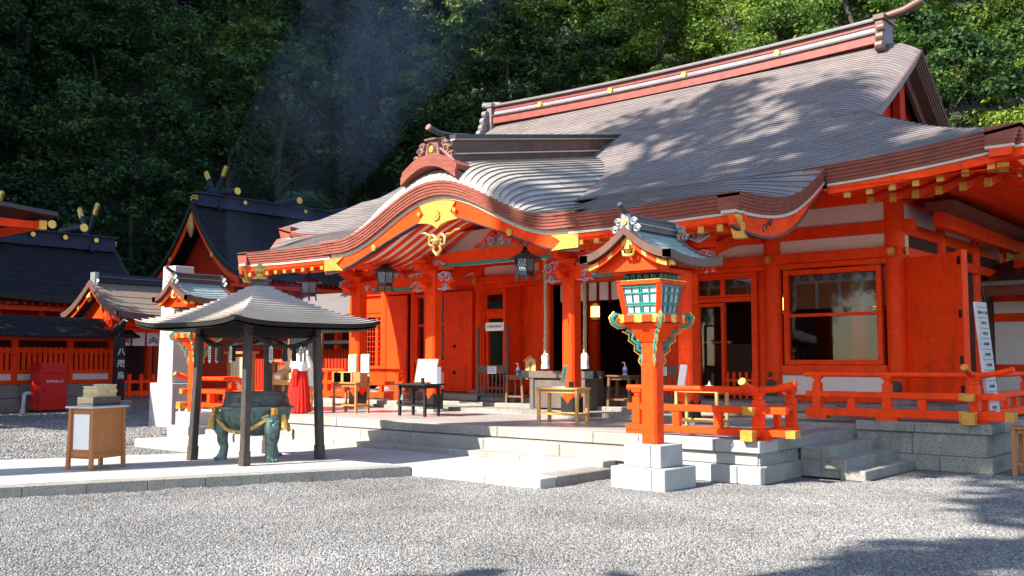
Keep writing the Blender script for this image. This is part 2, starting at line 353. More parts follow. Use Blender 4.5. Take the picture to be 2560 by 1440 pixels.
# terrace in front of the hall
XC = -12.4
terr = struct(MB().box(-19.1, -5.66, 11.53, 15.45, 0.0, 0.5).build('stone_terrace', 'granite_grey'))
blocks('coping_block', 'granite', terr, -17.38, -7.42, 'x', 11.45, 12.0, 0.392, 0.55, 1.75, seed=2)
blocks('coping_block', 'granite_pale', terr, -7.42, -5.62, 'x', 11.45, 12.0, 0.392, 0.55, 1.3, seed=4)
blocks('coping_block', 'granite_pale', terr, -19.15, -17.38, 'x', 11.45, 12.0, 0.392, 0.55, 1.3, seed=5)
blocks('course_block', 'granite_pale', terr, -7.42, -5.68, 'x', 11.50, 11.56, 0.235, 0.388, 1.5, seed=6)
blocks('course_block', 'granite_pale', terr, -7.42, -5.60, 'x', 11.42, 11.56, 0.0, 0.230, 0.75, seed=7)
blocks('course_block', 'granite_pale', terr, -19.1, -17.38, 'x', 11.46, 11.56, 0.0, 0.385, 0.9, seed=8)
blocks('coping_block', 'granite_grey', terr, 12.005, 14.57, 'y', -6.1, -5.62, 0.392, 0.55, 0.85, seed=9)
blocks('course_block', 'granite_grey', terr, 11.57, 14.57, 'y', -5.8, -5.68, 0.235, 0.388, 1.2, seed=10)
blocks('course_block', 'granite_grey', terr, 11.57, 12.64, 'y', -5.8, -5.60, 0.0, 0.230, 0.8, seed=11)
blocks('coping_block', 'granite_grey', terr, 12.005, 15.4, 'y', -19.15, -18.6, 0.392, 0.55, 1.0, seed=12)
paving('floor_slab', 'slate_floor', terr, -18.6, -6.1, 12.005, 15.45, 0.46, 0.548, 1.25, 0.86)
st2 = struct(MB().box(-16.96, -7.46, 11.2, 11.52, 0.0, 0.36).build('stone_step', 'granite_grey'))
blocks('step_block', 'granite', st2, -17.0, -7.44, 'x', 11.15, 11.44, 0.2, 0.385, 1.45, seed=13)
st3 = struct(MB().box(-17.1, -7.62, 10.9, 11.2, 0.0, 0.2).build('stone_step', 'granite_grey'))
blocks('step_block', 'granite', st3, -17.15, -7.6, 'x', 10.85, 11.148, 0.0, 0.222, 1.4, seed=14)
# landing slab and the slanting path
land = struct(MB().box(-16.9, -7.5, 9.36, 10.9, -0.1, 0.09).build('stone_landing', 'granite_grey'))
blocks('kerb_block', 'granite_pale', land, -17.0, -7.44, 'x', 9.30, 9.62, -0.05, 0.142, 1.5, seed=15)
blocks('kerb_block', 'granite_grey', land, 9.625, 10.846, 'y', -7.8, -7.44, -0.05, 0.142, 1.25, seed=16)
paving('floor_slab', 'granite_pale', land, -17.0, -7.805, 9.625, 10.846, 0.08, 0.141, 1.35, 0.61, seed=5)
path = struct(MB().add([(-9.75,9.28,-.1),(-13.28,9.28,-.1),(-18.8,-2.5,-.1),(-14.6,-2.5,-.1),(-9.75,9.28,.10),(-13.28,9.28,.10),(-18.8,-2.5,.10),(-14.6,-2.5,.10)],
      [(0,1,2,3),(7,6,5,4),(0,4,5,1),(1,5,6,2),(2,6,7,3),(3,7,4,0)]).build('stone_path', 'granite_grey'))
def path_x(y, t):                                  # t 0 near edge .. 1 far edge
    return lerp(-9.67-(9.29-y)*0.423, -13.3-(9.29-y)*0.468, t)
yy = 9.292; k = 0; rp = random.Random(4)
while yy > -2.4:
    y2 = yy-0.62
    edges = [0, 0.085] + [0.085+0.83*(i+(0.5 if k % 2 else 0))/3 for i in range(0, 4)] + [0.915, 1]
    edges = sorted(set(min(0.915, e) if e not in (1,) else 1 for e in edges)); edges = [e for i, e in enumerate(edges) if i == 0 or e-edges[i-1] > 0.02]
    for a, b in zip(edges, edges[1:]):
        kerb = (a == 0 or b == 1)
        g_ = 0.0025; h = 0.141-rp.random()*0.003
        p = [(path_x(yy-g_, a)-g_, yy-g_), (path_x(yy-g_, b)+g_, yy-g_), (path_x(y2+g_, b)+g_, y2+g_), (path_x(y2+g_, a)-g_, y2+g_)]
        z0 = -0.05 if kerb else 0.06
        MB().add([(x,y,z0) for x,y in p]+[(x,y,h) for x,y in p], [(0,1,2,3),(7,6,5,4),(0,4,5,1),(1,5,6,2),(2,6,7,3),(3,7,4,0)]).build('kerb_block' if kerb else 'paving_slab', 'granite_grey' if a == 0 else 'granite_pale', path, bevel=0.005)
    yy = y2; k += 1
# podium under the hall
pod = struct(MB().box(-20.9, -3.86, 14.66, 27.0, 0.0, 0.62).build('stone_podium', 'granite_grey'))
blocks('coping_block', 'granite_grey', pod, -5.6, -3.70, 'x', 14.56, 15.2, 0.54, 0.68, 1.0, seed=21)
blocks('course_block', 'granite_grey', pod, -5.6, -3.78, 'x', 14.60, 14.75, 0.222, 0.535, 0.7, seed=23)
blocks('course_block', 'granite_grey', pod, -5.6, -3.70, 'x', 14.57, 14.75, 0.0, 0.22, 1.1, seed=24)
blocks('coping_block', 'granite_grey', pod, 15.205, 26.9, 'y', -4.4, -3.70, 0.54, 0.68, 1.3, seed=25)
blocks('course_block', 'granite_grey', pod, 14.755, 26.9, 'y', -4.0, -3.78, 0.222, 0.535, 1.2, seed=26)
blocks('course_block', 'granite_grey', pod, 14.755, 26.9, 'y', -4.0, -3.70, 0.0, 0.22, 1.4, seed=27)
blocks('coping_block', 'granite_grey', pod, -20.9, -19.2, 'x', 14.56, 15.2, 0.54, 0.68, 1.0, seed=22)
blocks('coping_block', 'granite', pod, -18.7, -15.8, 'x', 14.72, 15.39, 0.552, 0.70, 1.4, seed=35)
paving('floor_slab', 'granite_grey', pod, -5.6, -4.405, 15.205, 26.9, 0.6, 0.678, 1.2, 1.0)
pod2 = struct(MB().box(-20.4, -4.9, 16.25, 26.0, 0.5, 0.80).build('stone_plinth', 'granite_grey'))
blocks('plinth_block', 'granite_grey', pod2, -6.4, -4.85, 'x', 16.2, 16.8, 0.69, 0.84, 1.1, seed=28)
blocks('plinth_block', 'granite_grey', pod2, 16.805, 25.9, 'y', -5.4, -4.85, 0.69, 0.84, 1.3, seed=34)
blocks('plinth_block', 'granite_grey', pod2, -20.4, -6.405, 'x', 15.85, 16.6, 0.70, 0.84, 1.3, seed=29)
paving('floor_slab', 'granite_grey', pod2, -20.4, -5.405, 16.805, 18.2, 0.76, 0.838, 1.2, 0.7)
st4 = struct(MB().box(-18.6, -5.62, 15.45, 15.95, 0.3, 0.66).build('stone_step', 'granite_grey'))
blocks('step_block', 'granite_grey', st4, -18.6, -5.62, 'x', 15.40, 15.845, 0.552, 0.70, 1.3, seed=30)
# small flight at the side of the terrace
for i, (xe, z) in enumerate(((-5.28, 0.41), (-5.0, 0.275), (-4.75, 0.14))):
    s_ = struct(MB().box(-5.6, xe-0.06, 12.70, 14.54, 0.0, z-0.05).build('stone_step', 'granite_grey'))
    blocks('step_block', 'granite_grey', s_, 12.65+0.004*i, 14.55, 'y', xe-0.34, xe, max(0, z-0.16), z, 0.62, seed=31+i)
    MB().box(-5.597, xe-0.345, 12.66+0.004*i, 14.55, 0.02, z-0.002*(i+1)).build('step_block', 'granite_grey', s_, bevel=0.006)

# real pebbles over the gravel near the camera
def pebble_field():
    vs = [(-13.5,-1),(3.5,-1),(3.5,14.5),(-3.7,14.5),(-4.7,12.6),(-5.5,11.4),(-7.4,10.8),(-7.44,9.29),(-9.6,9.28),(-13.2,1.0)]
    vs2 = [(-17.3,9.0),(-13.4,9.0),(-16.6,2.0),(-30,8.0),(-30,14),(-19.2,14.4),(-19.2,11.0),(-17.6,10.9)]
    def bed(poly, cell):                                # slightly trodden surface: shallow dips and rises
        def inside(x, y):
            c = False; j = len(poly)-1
            for i in range(len(poly)):
                (xi, yi), (xj, yj) = poly[i], poly[j]
                if (yi > y) != (yj > y) and x < (xj-xi)*(y-yi)/(yj-yi)+xi: c = not c
                j = i
            return c
        xs_ = [p[0] for p in poly]; ys_ = [p[1] for p in poly]; idx = {}; V = []; F = []
        nx = int((max(xs_)-min(xs_))/cell); ny = int((max(ys_)-min(ys_))/cell)
        def vid(i, j):
            if (i, j) not in idx:
                x = min(xs_)+i*cell; y = min(ys_)+j*cell; h = 0.5+0.5*mnoise.noise(Vector((x*1.3, y*1.3, 0)))+0.35*mnoise.noise(Vector((x*3.7, y*3.7, 5)))
                idx[(i, j)] = len(V); V.append((x, y, 0.003+0.022*max(0, h)))
            return idx[(i, j)]
        for i in range(nx):
            for j in range(ny):
                if inside(min(xs_)+(i+0.5)*cell, min(ys_)+(j+0.5)*cell): F.append((vid(i,j), vid(i+1,j), vid(i+1,j+1), vid(i,j+1)))
        m_ = bpy.data.meshes.new('gravel_bed'); m_.from_pydata(V, [], F); m_.polygons.foreach_set('use_smooth', [True]*len(F)); return m_
    me = bed(vs, 0.12); me2 = bed(vs2, 0.2)
    # four stones kept far below the ground sheet as sources
    stones = bpy.data.collections.new('pebbles'); r = random.Random(3)
    for q in range(4):
        bm = bmesh.new(); bmesh.ops.create_icosphere(bm, subdivisions=1, radius=1.0)
        for v in bm.verts: v.co = Vector((v.co.x*(0.8+0.5*r.random()), v.co.y*(0.65+0.4*r.random()), v.co.z*(0.45+0.3*r.random())))
        pm = bpy.data.meshes.new('pebble'); bm.to_mesh(pm); bm.free(); pm.materials.append(MATS['pebble'])
        pm.polygons.foreach_set('use_smooth', [True]*len(pm.polygons))
        stones.objects.link(bpy.data.objects.new('pebble', pm))
    def mod(ob, dens, smin, smax):
        ng = bpy.data.node_groups.new('scatter', 'GeometryNodeTree')
        ng.interface.new_socket('Geometry', in_out='INPUT', socket_type='NodeSocketGeometry'); ng.interface.new_socket('Geometry', in_out='OUTPUT', socket_type='NodeSocketGeometry')
        N = ng.nodes; L = ng.links; gi = N.new('NodeGroupInput'); go = N.new('NodeGroupOutput')
        d = N.new('GeometryNodeDistributePointsOnFaces'); d.inputs['Density'].default_value = dens
        ci = N.new('GeometryNodeCollectionInfo'); ci.inputs[0].default_value = stones; ci.inputs[1].default_value = True; ci.inputs[2].default_value = True
        ip = N.new('GeometryNodeInstanceOnPoints'); ip.inputs['Pick Instance'].default_value = True
        rv = N.new('FunctionNodeRandomValue'); rv.data_type = 'FLOAT_VECTOR'; rv.inputs[0].default_value = (-0.5,-0.5,0); rv.inputs[1].default_value = (0.5,0.5,6.28)
        rs = N.new('FunctionNodeRandomValue'); rs.data_type = 'FLOAT'; rs.inputs[2].default_value = smin; rs.inputs[3].default_value = smax
        L.new(gi.outputs[0], d.inputs[0]); L.new(d.outputs[0], ip.inputs[0]); L.new(ci.outputs[0], ip.inputs['Instance'])
        L.new(rv.outputs[0], ip.inputs['Rotation']); L.new(rs.outputs[1], ip.inputs['Scale'])
        jn = N.new('GeometryNodeJoinGeometry'); L.new(ip.outputs[0], jn.inputs[0]); L.new(gi.outputs[0], jn.inputs[0]); L.new(jn.outputs[0], go.inputs[0])
        mo = ob.modifiers.new('scatter', 'NODES'); mo.node_group = ng
    for m_, dn, a, b in ((me, 3200, 0.006, 0.0155), (me2, 420, 0.015, 0.032)):
        m_.materials.append(MATS['gravel']); o = place('gravel', m_); o['kind'] = 'stuff'; o['label'] = 'pale grey crushed gravel covering the shrine courtyard'; mod(o, dn, a, b)
pebble_field()

# wooded slope behind the shrine, and an unseen hill added on the sun's side to shade its left part
def hill_h(x, y):
    d = -0.647*x+0.763*y; l = 0.763*x+0.647*y
    if l > 15: d0 = 40
    elif l > -8: d0 = lerp(58, 40, (l+8)/23)
    else: d0 = lerp(58, 50, min(1, (-8-l)/15))
    h = max(0.0, d-d0)*0.74
    return h + (mnoise.noise(Vector((x*0.07, y*0.07, 0)))*2.2*min(1, h/4))
hb = MB()
def hp(i, j):
    d = 36+i*3.2; l = -75+j*4.0
    x = -0.647*d+0.763*l; y = 0.763*d+0.647*l
    return (x, y, hill_h(x, y)-0.05)
hb.grid(hp, 36, 38); hill = struct(hb.build('hillside', 'soil', smooth=True, fix=False))
mb = MB()
def mp_(i, j):
    p = -31-i*3.6; q = -92+j*5.7
    t = max(0.0, min(1.0, (-31-p)/16.0)); t = t*t*(3-2*t); e = max(0.0, 1-((q+48)/43.0)**2)**0.6
    h = 95*t*e*(1+0.10*mnoise.noise(Vector((p*0.06, q*0.06, 2))))
    c, s2 = sin(SUN_AZ), cos(SUN_AZ)
    return (c*p+s2*q, -s2*p+c*q, h-0.3)
mb.grid(mp_, 26, 16); struct(mb.build('added_shade_hill', 'leaf_dark', smooth=True, fix=False))

# ---------------------------------------------------------------- trees
def crown_mesh(name, seed, rx, rz, clumps, per, leaf, m, shell=0.55, droop=0.0, cr=(0.8, 1.5)):
    r = random.Random(seed); vs = []; fs = []
    cs = []
    for _ in range(clumps):
        a = r.random()*2*pi; zc = r.uniform(-1, 1); q = sqrt(1-zc*zc); k = shell+(1-shell)*r.random()**0.6
        taper = 1.0-0.35*max(0, zc)
        cs.append((Vector((rx*k*q*cos(a)*taper*r.uniform(.8,1.15), rx*k*q*sin(a)*taper*r.uniform(.8,1.15), rz*k*zc)), r.uniform(*cr)))
    for c, cr_ in cs:
        for _ in range(per):
            u = Vector((r.gauss(0,1), r.gauss(0,1), r.gauss(0,1))); u.normalize(); k = r.random()**0.45
            p = c + Vector((u.x*cr_*k, u.y*cr_*k, u.z*cr_*0.5*k - droop*k*cr_))
            nrm = (u*0.6+Vector((r.gauss(0,.5), r.gauss(0,.5), 0.75+r.gauss(0,.4)))).normalized()
            t1 = nrm.orthogonal().normalized(); t2 = nrm.cross(t1); an = r.random()*6.28
            e1 = t1*cos(an)+t2*sin(an); e2 = nrm.cross(e1); s = leaf*(0.6+0.8*r.random())
            b = len(vs)
            vs += [p-e1*s*0.6, p+e2*s*0.36+nrm*s*0.08, p+e1*s*0.7, p-e2*s*0.36+nrm*s*0.08]
            fs.append((b,b+1,b+2,b+3))
    me = bpy.data.meshes.new(name); me.from_pydata(vs, [], fs); me.materials.append(MATS[m]); me.update()
    return me, cs
def trunk_mesh(h, r0, cs, zc, seed, m='bark', limbs=7):
    r = random.Random(seed); mb = MB()
    pts = [(0.25*sin(i*1.3+seed)*i/6, 0.25*cos(i*1.1+seed)*i/6, h*i/8) for i in range(9)]
    mb.tube(pts, [r0*(1-0.085*i) for i in range(9)], 8)
    for c, _ in sorted(cs, key=lambda q: r.random())[:limbs]:
        z0 = max(h*0.35, min(h*0.95, zc+c.z-1.5)); k = z0/h*8; i = min(7, int(k)); base = Vector(pts[i]).lerp(Vector(pts[i+1]), k-i)
        e = Vector((c.x, c.y, zc+c.z)); mid = base.lerp(e, 0.5)+Vector((0,0,0.4))
        mb.tube([base, mid, e], [r0*0.34, r0*0.2, r0*0.07], 6)
    return mb.mesh('trunk', m, smooth=True, fix=False)
KINDS = {}
def kind(key, seed, rx, rz, h, r0, clumps, per, leaf, m, **kw):
    me, cs = crown_mesh('crown', seed, rx, rz, clumps, per, leaf, m, **kw)
    zc = h-rz*0.85
    KINDS[key] = (me, trunk_mesh(h, r0, cs, zc, seed), zc)
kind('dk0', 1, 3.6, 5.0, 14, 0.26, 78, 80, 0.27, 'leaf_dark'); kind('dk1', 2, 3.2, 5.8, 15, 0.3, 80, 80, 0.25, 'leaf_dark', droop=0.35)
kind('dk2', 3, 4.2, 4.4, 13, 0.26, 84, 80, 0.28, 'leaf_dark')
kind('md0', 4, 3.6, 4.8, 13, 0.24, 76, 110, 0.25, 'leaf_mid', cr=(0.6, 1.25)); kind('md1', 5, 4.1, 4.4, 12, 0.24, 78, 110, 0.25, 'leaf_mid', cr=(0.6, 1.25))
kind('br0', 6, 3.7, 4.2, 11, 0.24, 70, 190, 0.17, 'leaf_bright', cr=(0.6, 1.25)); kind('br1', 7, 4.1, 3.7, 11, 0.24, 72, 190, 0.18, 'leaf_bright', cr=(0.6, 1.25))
def tree(key, x, y, z, rz, sc, name, label, group):
    me, tr, zc = KINDS[key]
    t = thing(name, label, 'tree', (x, y, z), rz, group); t.scale = (sc, sc, sc)
    place('trunk', tr, t); place('crown', me, t, loc=(0, 0, zc))
    return t
rt = random.Random(11)
def dl(d, l): return (-0.647*d+0.763*l, 0.763*d+0.647*l)
rows = [(3, 4.6, 0.86), (9, 5.0, 0.98), (16, 5.2, 1.06), (24, 5.6, 1.15), (33, 6.2, 1.25), (43, 6.8, 1.35), (53, 6.5, 1.5)]
LAB = {'dk': ('evergreen_tree', 'dark evergreen tree on the shaded wooded slope behind the black shrine roofs', 'dark evergreens on the shaded slope'),
       'md': ('broadleaf_tree', 'mid green broadleaf tree on the slope behind the middle of the hall roof', 'mid green trees behind the hall roof'),
       'br': ('sunlit_tree', 'bright yellow green sunlit tree behind the high end of the main roof ridge', 'sunlit trees behind the roof ridge')}
for off, sp, sc in rows:
    l = -50.0
    while l < 40:
        # depth of the foot of the slope at this place
        d0 = 40 if l > 15 else lerp(58, 40, (l+8)/23) if l > -8 else lerp(58, 50, min(1, (-8-l)/15))
        d = d0+off+rt.uniform(-1.4, 1.4); ll = l+rt.uniform(-1.2, 1.2)
        lat = ll/d
        if -0.66 < lat < 0.64:
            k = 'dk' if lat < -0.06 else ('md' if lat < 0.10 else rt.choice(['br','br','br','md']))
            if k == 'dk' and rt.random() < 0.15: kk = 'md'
            else: kk = k
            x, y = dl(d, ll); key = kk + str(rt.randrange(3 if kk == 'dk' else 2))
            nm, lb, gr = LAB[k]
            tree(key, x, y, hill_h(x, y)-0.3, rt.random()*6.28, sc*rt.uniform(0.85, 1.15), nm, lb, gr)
        l += sp*rt.uniform(0.8, 1.15)
# tall trees on the sun's side, out of view: they throw the leaf shade on the roof and the gravel
def shade_tree(x, y, h, parts, r0, seed, label):
    t = thing('camphor_tree', label, 'tree', (x, y, 0)); allc = []
    for q, (dx, dy, zc, rx, rz, n, per) in enumerate(parts):
        me, cs = crown_mesh('crown', seed+q, rx, rz, n, int(per*1.4), 0.38, 'leaf_mid', shell=0.35, cr=(0.8, 1.6))
        place('crown', me, t, loc=(dx, dy, zc)); allc += [(c+Vector((dx, dy, zc)), k) for c, k in cs]
    place('trunk', trunk_mesh(h, r0, allc, 0, seed, limbs=26), t)
    return t

rq = random.Random(21)
for i in range(15):                                 # trees across the courtyard, seen only in the window panes
    x = -62+5.4*i+rq.uniform(-1, 1); y = -26+rq.uniform(-3, 3)
    tree('dk'+str(i % 3), x, y, 0, rq.random()*6.28, rq.uniform(0.75, 0.95), 'courtyard_tree', 'evergreen tree in the row across the courtyard facing the hall', 'row of trees facing the hall')

for x, y, k_ in ((-35.6, 8.4, 0.60), (-33.0, 8.9, 0.62), (-31.2, 7.2, 0.66)):
    tree('dk1', x, y, 0, x, k_, 'hedge_tree', 'small evergreen beside the office building shading the slatted fence', 'evergreens beside the office building')

# fallen leaves on the gravel
rl = random.Random(77); lv = MB()
for _ in range(80):
    x = rl.uniform(-12.5, -0.5); y = rl.uniform(4.5, 11.0)
    if x < path_x(y, 0)+0.1 or (y > 9.2 and x < -5.4): continue
    a = rl.random()*6.28; s_ = rl.uniform(0.018, 0.04); z = 0.045
    lv.add([(x+s_*cos(a), y+s_*sin(a), z+rl.uniform(0, .01)), (x-0.45*s_*sin(a), y+0.45*s_*cos(a), z+0.006), (x-s_*cos(a), y-s_*sin(a), z+rl.uniform(0, .01)), (x+0.45*s_*sin(a), y-0.45*s_*cos(a), z)], [(0,1,2,3)])
mat('dry_leaf', (0.20, 0.10, 0.03), 0.7, var=0.5, scale=1.3)
lo = lv.build('fallen_leaves', 'dry_leaf', fix=False); lo['kind'] = 'stuff'; lo['label'] = 'scattered dry brown leaves lying on the gravel'
# ---------------------------------------------------------------- the hall
hall = thing('shrine_hall', 'large vermilion shrine hall with sweeping copper roof and arched porch gable', 'shrine hall', (XC, 17.0, 0.0))
HX, HY = -XC, -17.0
def HB(): return MB()
def hbuild(mb, name, m, parent=None, **kw):             # coordinates are given in the world, the object sits under the hall
    mb.v = [(v[0]+HX, v[1]+HY, v[2]) for v in mb.v]
    return mb.build(name, m, parent or hall, **kw)
def hbox(name, m, x0, x1, y0, y1, z0, z1, bevel=0.0, parent=None):
    return hbuild(MB().box(x0,x1,y0,y1,z0,z1), name, m, parent, bevel=bevel)
def clamp(t, a=0.0, b=1.0): return max(a, min(b, t))
XL, XR, YE, YR = -19.04, -3.04, 13.9, 20.5
XG = -6.3                                               # plane of the right gable
def lift(x, t): return (0.24*clamp((x+6.4)/3.36)**2 + 0.26*clamp((-17.3-x)/1.74)**2)*clamp(1-t/3.5)
def m_(y): t = y-YE; return 4.44+0.42*t+0.0245*t*t
def main_z(x, y):
    yf = y if y <= YR else 2*YR-y
    t = yf-YE; z = m_(yf)
    if x > XG:
        d = XR-x; z = min(z, 4.44+0.42*d+0.0245*d*d)
    elif yf > 17.0:
        z -= 0.30*clamp((x-(XG-0.75))/0.75)**2*clamp((yf-17.0)/0.8)
    if x < -18.3: z = min(z, 4.44+2.4*(x-XL)+0.3)
    return z+lift(x, t)
def stepped(xs, ys, zf, step=0.022):
    """roof surface laid in courses: each course overlaps the one below it"""
    mb = MB(); n = len(xs); rows = []; dl = 0.010; tn = []
    for a, b in zip(ys, ys[1:]):                        # riser, overhanging lip, course
        rows.append([(x, a, zf(x, a)+step-0.005) for x in xs]); rows.append([(x, a-dl, zf(x, a)+step-dl*0.3) for x in xs]); rows.append([(x, b, zf(x, b)) for x in xs])
    vs = [v for r in rows for v in r]; fs = []
    for i in range(len(rows)-1):
        for j in range(n-1):
            if abs(rows[i][j][2]-rows[i][j+1][2]) < 0.12 or xs[j+1]-xs[j] > 0.01:
                fs.append((i*n+j, i*n+j+1, (i+1)*n+j+1, (i+1)*n+j)); c = i//3
                tn.append(random.Random(c*977+(j+(c*7) % 2)//2).random())
    mb.tones = tn
    return mb.add(vs, fs)
xs = [XL+0.0001, -18.7, -18.3] + [-17.95+0.36*i for i in range(30)] + [-7.2, -7.05, -6.85, -6.65, -6.5, -6.38, XG] + [XG+0.001+0.14*i for i in range(24)]
xs = [x for x in xs if x < XR] + [XR]
n_c = 56; ys = []
for i in range(n_c+1):
    q = i/n_c; ys.append(YE+(YR-YE)*(0.80*q+0.20*q*(2-q)))
hbuild(stepped(xs, ys, main_z, 0.008), 'roof', 'roof_copper', fix=False)
iG = xs.index(XG)+1
for xq in (xs[:iG], xs[iG:]): hbuild(MB().grid(lambda i, j: (xq[j], YR+(27.1-YR)*i/14.0, main_z(xq[j], YR+(27.1-YR)*i/14.0)), 15, len(xq)), 'roof', 'roof_copper', fix=False)
# eave edges in five layers
def layers(n=5, h=0.05, back=0.45, ins=0.02):
    p = [(0.012, 0.0), (0.012, -0.012)]
    for i in range(n):
        p += [(-ins*i, -0.012-h*i), (-ins*i, -0.012-h*(i+1)+0.008), (-ins*i-0.015, -0.012-h*(i+1)+0.008), (-ins*i-0.015, -0.012-h*(i+1))]
    p += [(-back, -0.012-h*n), (-back, -0.0)]
    return p
LAY = layers()
def eave(path, outs, white=True, board=True, parent=None, fm='fascia'):
    e = hbuild(MB().sweep(path, outs, LAY), 'eave_edge', fm, parent)
    if white:
        hbuild(MB().sweep(path, outs, [(-0.09, -0.264), (-0.09, -0.30), (-0.45, -0.30), (-0.45, -0.264)]), 'eave_strip', 'edge_pale', parent)
    if board:
        hbuild(MB().sweep(path, outs, [(-0.11, -0.302), (-0.13, -0.41), (-0.40, -0.41), (-0.40, -0.302)]), 'eave_board', 'vermilion', parent)
fx = [XL+ (XR-XL)*i/60 for i in range(61)]
eave([(x, YE, main_z(x, YE)+0.012) for x in fx if x > -5.9 or x == XR], [(0,-1,0)]*len([x for x in fx if x > -5.9 or x == XR]))
lx = [x for x in fx if x < -17.5]
eave([(x, YE, main_z(x, YE)+0.012) for x in lx], [(0,-1,0)]*len(lx))
sy = [YE+0.4*i for i in range(33)]
def side_z(y): return 4.44+lift(XR, (y if y < YR else 2*YR-y)-YE)
eave([(XR, y, side_z(y)+0.012) for y in sy], [(1,0,0)]*len(sy))
eave([(XL, y, 4.44+lift(XL, y-YE)+0.012) for y in sy[:16]], [(-1,0,0)]*16)
# soffits and rafters of the main roof
hbuild(MB().add([(-19.0,YE+0.1,4.13),(XR-0.1,YE+0.1,4.13),(-5.5,17.1,4.98),(-19.0,17.1,4.98)], [(0,1,2,3)]), 'soffit', 'vermilion', fix=False)
hbuild(MB().add([(XR-0.1,YE+0.1,4.13),(XR-0.1,26.9,4.13),(-5.6,26.9,4.98),(-5.6,17.1,4.98)], [(0,1,2,3)]), 'soffit', 'vermilion', fix=False)
raf = MB().beam((0,0,0), (0,2.9,0.80), 0.085, 0.11).mesh('rafter', 'vermilion'); cap = MB().box(-0.05,0.05,-0.03,0.005,-0.07,0.06).mesh('rafter_cap', 'gold_paint', bevel=0.006)
def rafters(pts, rz, lead=0.0):
    for (x, y, z) in pts:
        k_ = clamp((y-YE-0.35)/2.9, 0.1, 1.0) if lead else 1.0
        o = place('rafter', raf, hall, loc=(x+HX, y+HY, z), rot=(0, 0, rz), scale=(1, k_, k_) if k_ < 1 else None); place('rafter_cap', cap, o, scale=(1, 1/k_, 1/k_) if k_ < 1 else None)
rafters([(-5.45+0.33*i, YE+0.22, 4.03+lift(-5.45+0.33*i, 0)*0.9) for i in range(7)], 0)
rafters([(-5.3+0.33*i, YE+0.75, 3.98+lift(-5.3+0.33*i, 0)*0.6) for i in range(6)], 0)
rafters([(-18.85+0.33*i, YE+0.22, 4.06) for i in range(4)], 0)
rafters([(XR-0.22, YE+0.75+0.33*i, 4.03+lift(XR, 0.75+0.33*i)*0.7) for i in range(30)], pi/2, True)
cr = MB().beam((XR-0.32, YE+0.32, 4.22), (-5.7, 17.0, 4.9), 0.16, 0.2); hbuild(cr, 'corner_rafter', 'vermilion')
hbuild(MB().beam((XR-0.30, YE+0.30, 4.225), (XR-0.42, YE+0.42, 4.245), 0.18, 0.22), 'corner_rafter_cap', 'gold_paint', bevel=0.01)

# porch roof in front of it
YP = 12.4
def pe(y, s): q = clamp((y-YP)/(YE-YP)); return XC + s*lerp(6.08, 6.72, q)
def porch_z(x, y):
    q = clamp((y-YP)/(YE-YP)); z = 3.90+0.36*(y-YP)
    e = clamp((abs(x-XC)-4.6)/1.9); z -= 0.30*e*e*4*q*(1-q)*1.0
    z += 0.05*e*(1-q)**2
    return z
pys = [YP+(14.05-YP)*i/13 for i in range(14)]
N = 44
mbp = MB(); rows = []
for a, b in zip(pys, pys[1:]):
    for yv, st, dy in ((a, 0.010, 0), (a, 0.007, -0.014), (b, 0.0, 0)):
        rows.append([(lerp(pe(yv,-1), pe(yv,1), j/N), yv+dy, porch_z(lerp(pe(yv,-1), pe(yv,1), j/N), yv)+st) for j in range(N+1)])
vs = [v for r in rows for v in r]; n1 = N+1
mbp.add(vs, [(i*n1+j, i*n1+j+1, (i+1)*n1+j+1, (i+1)*n1+j) for i in range(len(rows)-1) for j in range(N) if abs(rows[i][j][0]+rows[i][j+1][0]-2*XC)/2 > 2.75 or rows[i][j][1] > 13.7])
mbp.tones = [random.Random(i//44*31+(i % 44)//2).random() for i in range(len(mbp.f))]
hbuild(mbp, 'porch_roof', 'roof_copper', fix=False)
for x0, x1 in ((pe(YP,-1), XC-3.0), (XC+3.0, pe(YP,1))):
    pth = [(lerp(x0,x1,i/14), YP, porch_z(lerp(x0,x1,i/14), YP)+0.01) for i in range(15)]
    eave(pth, [(0,-1,0)]*15)
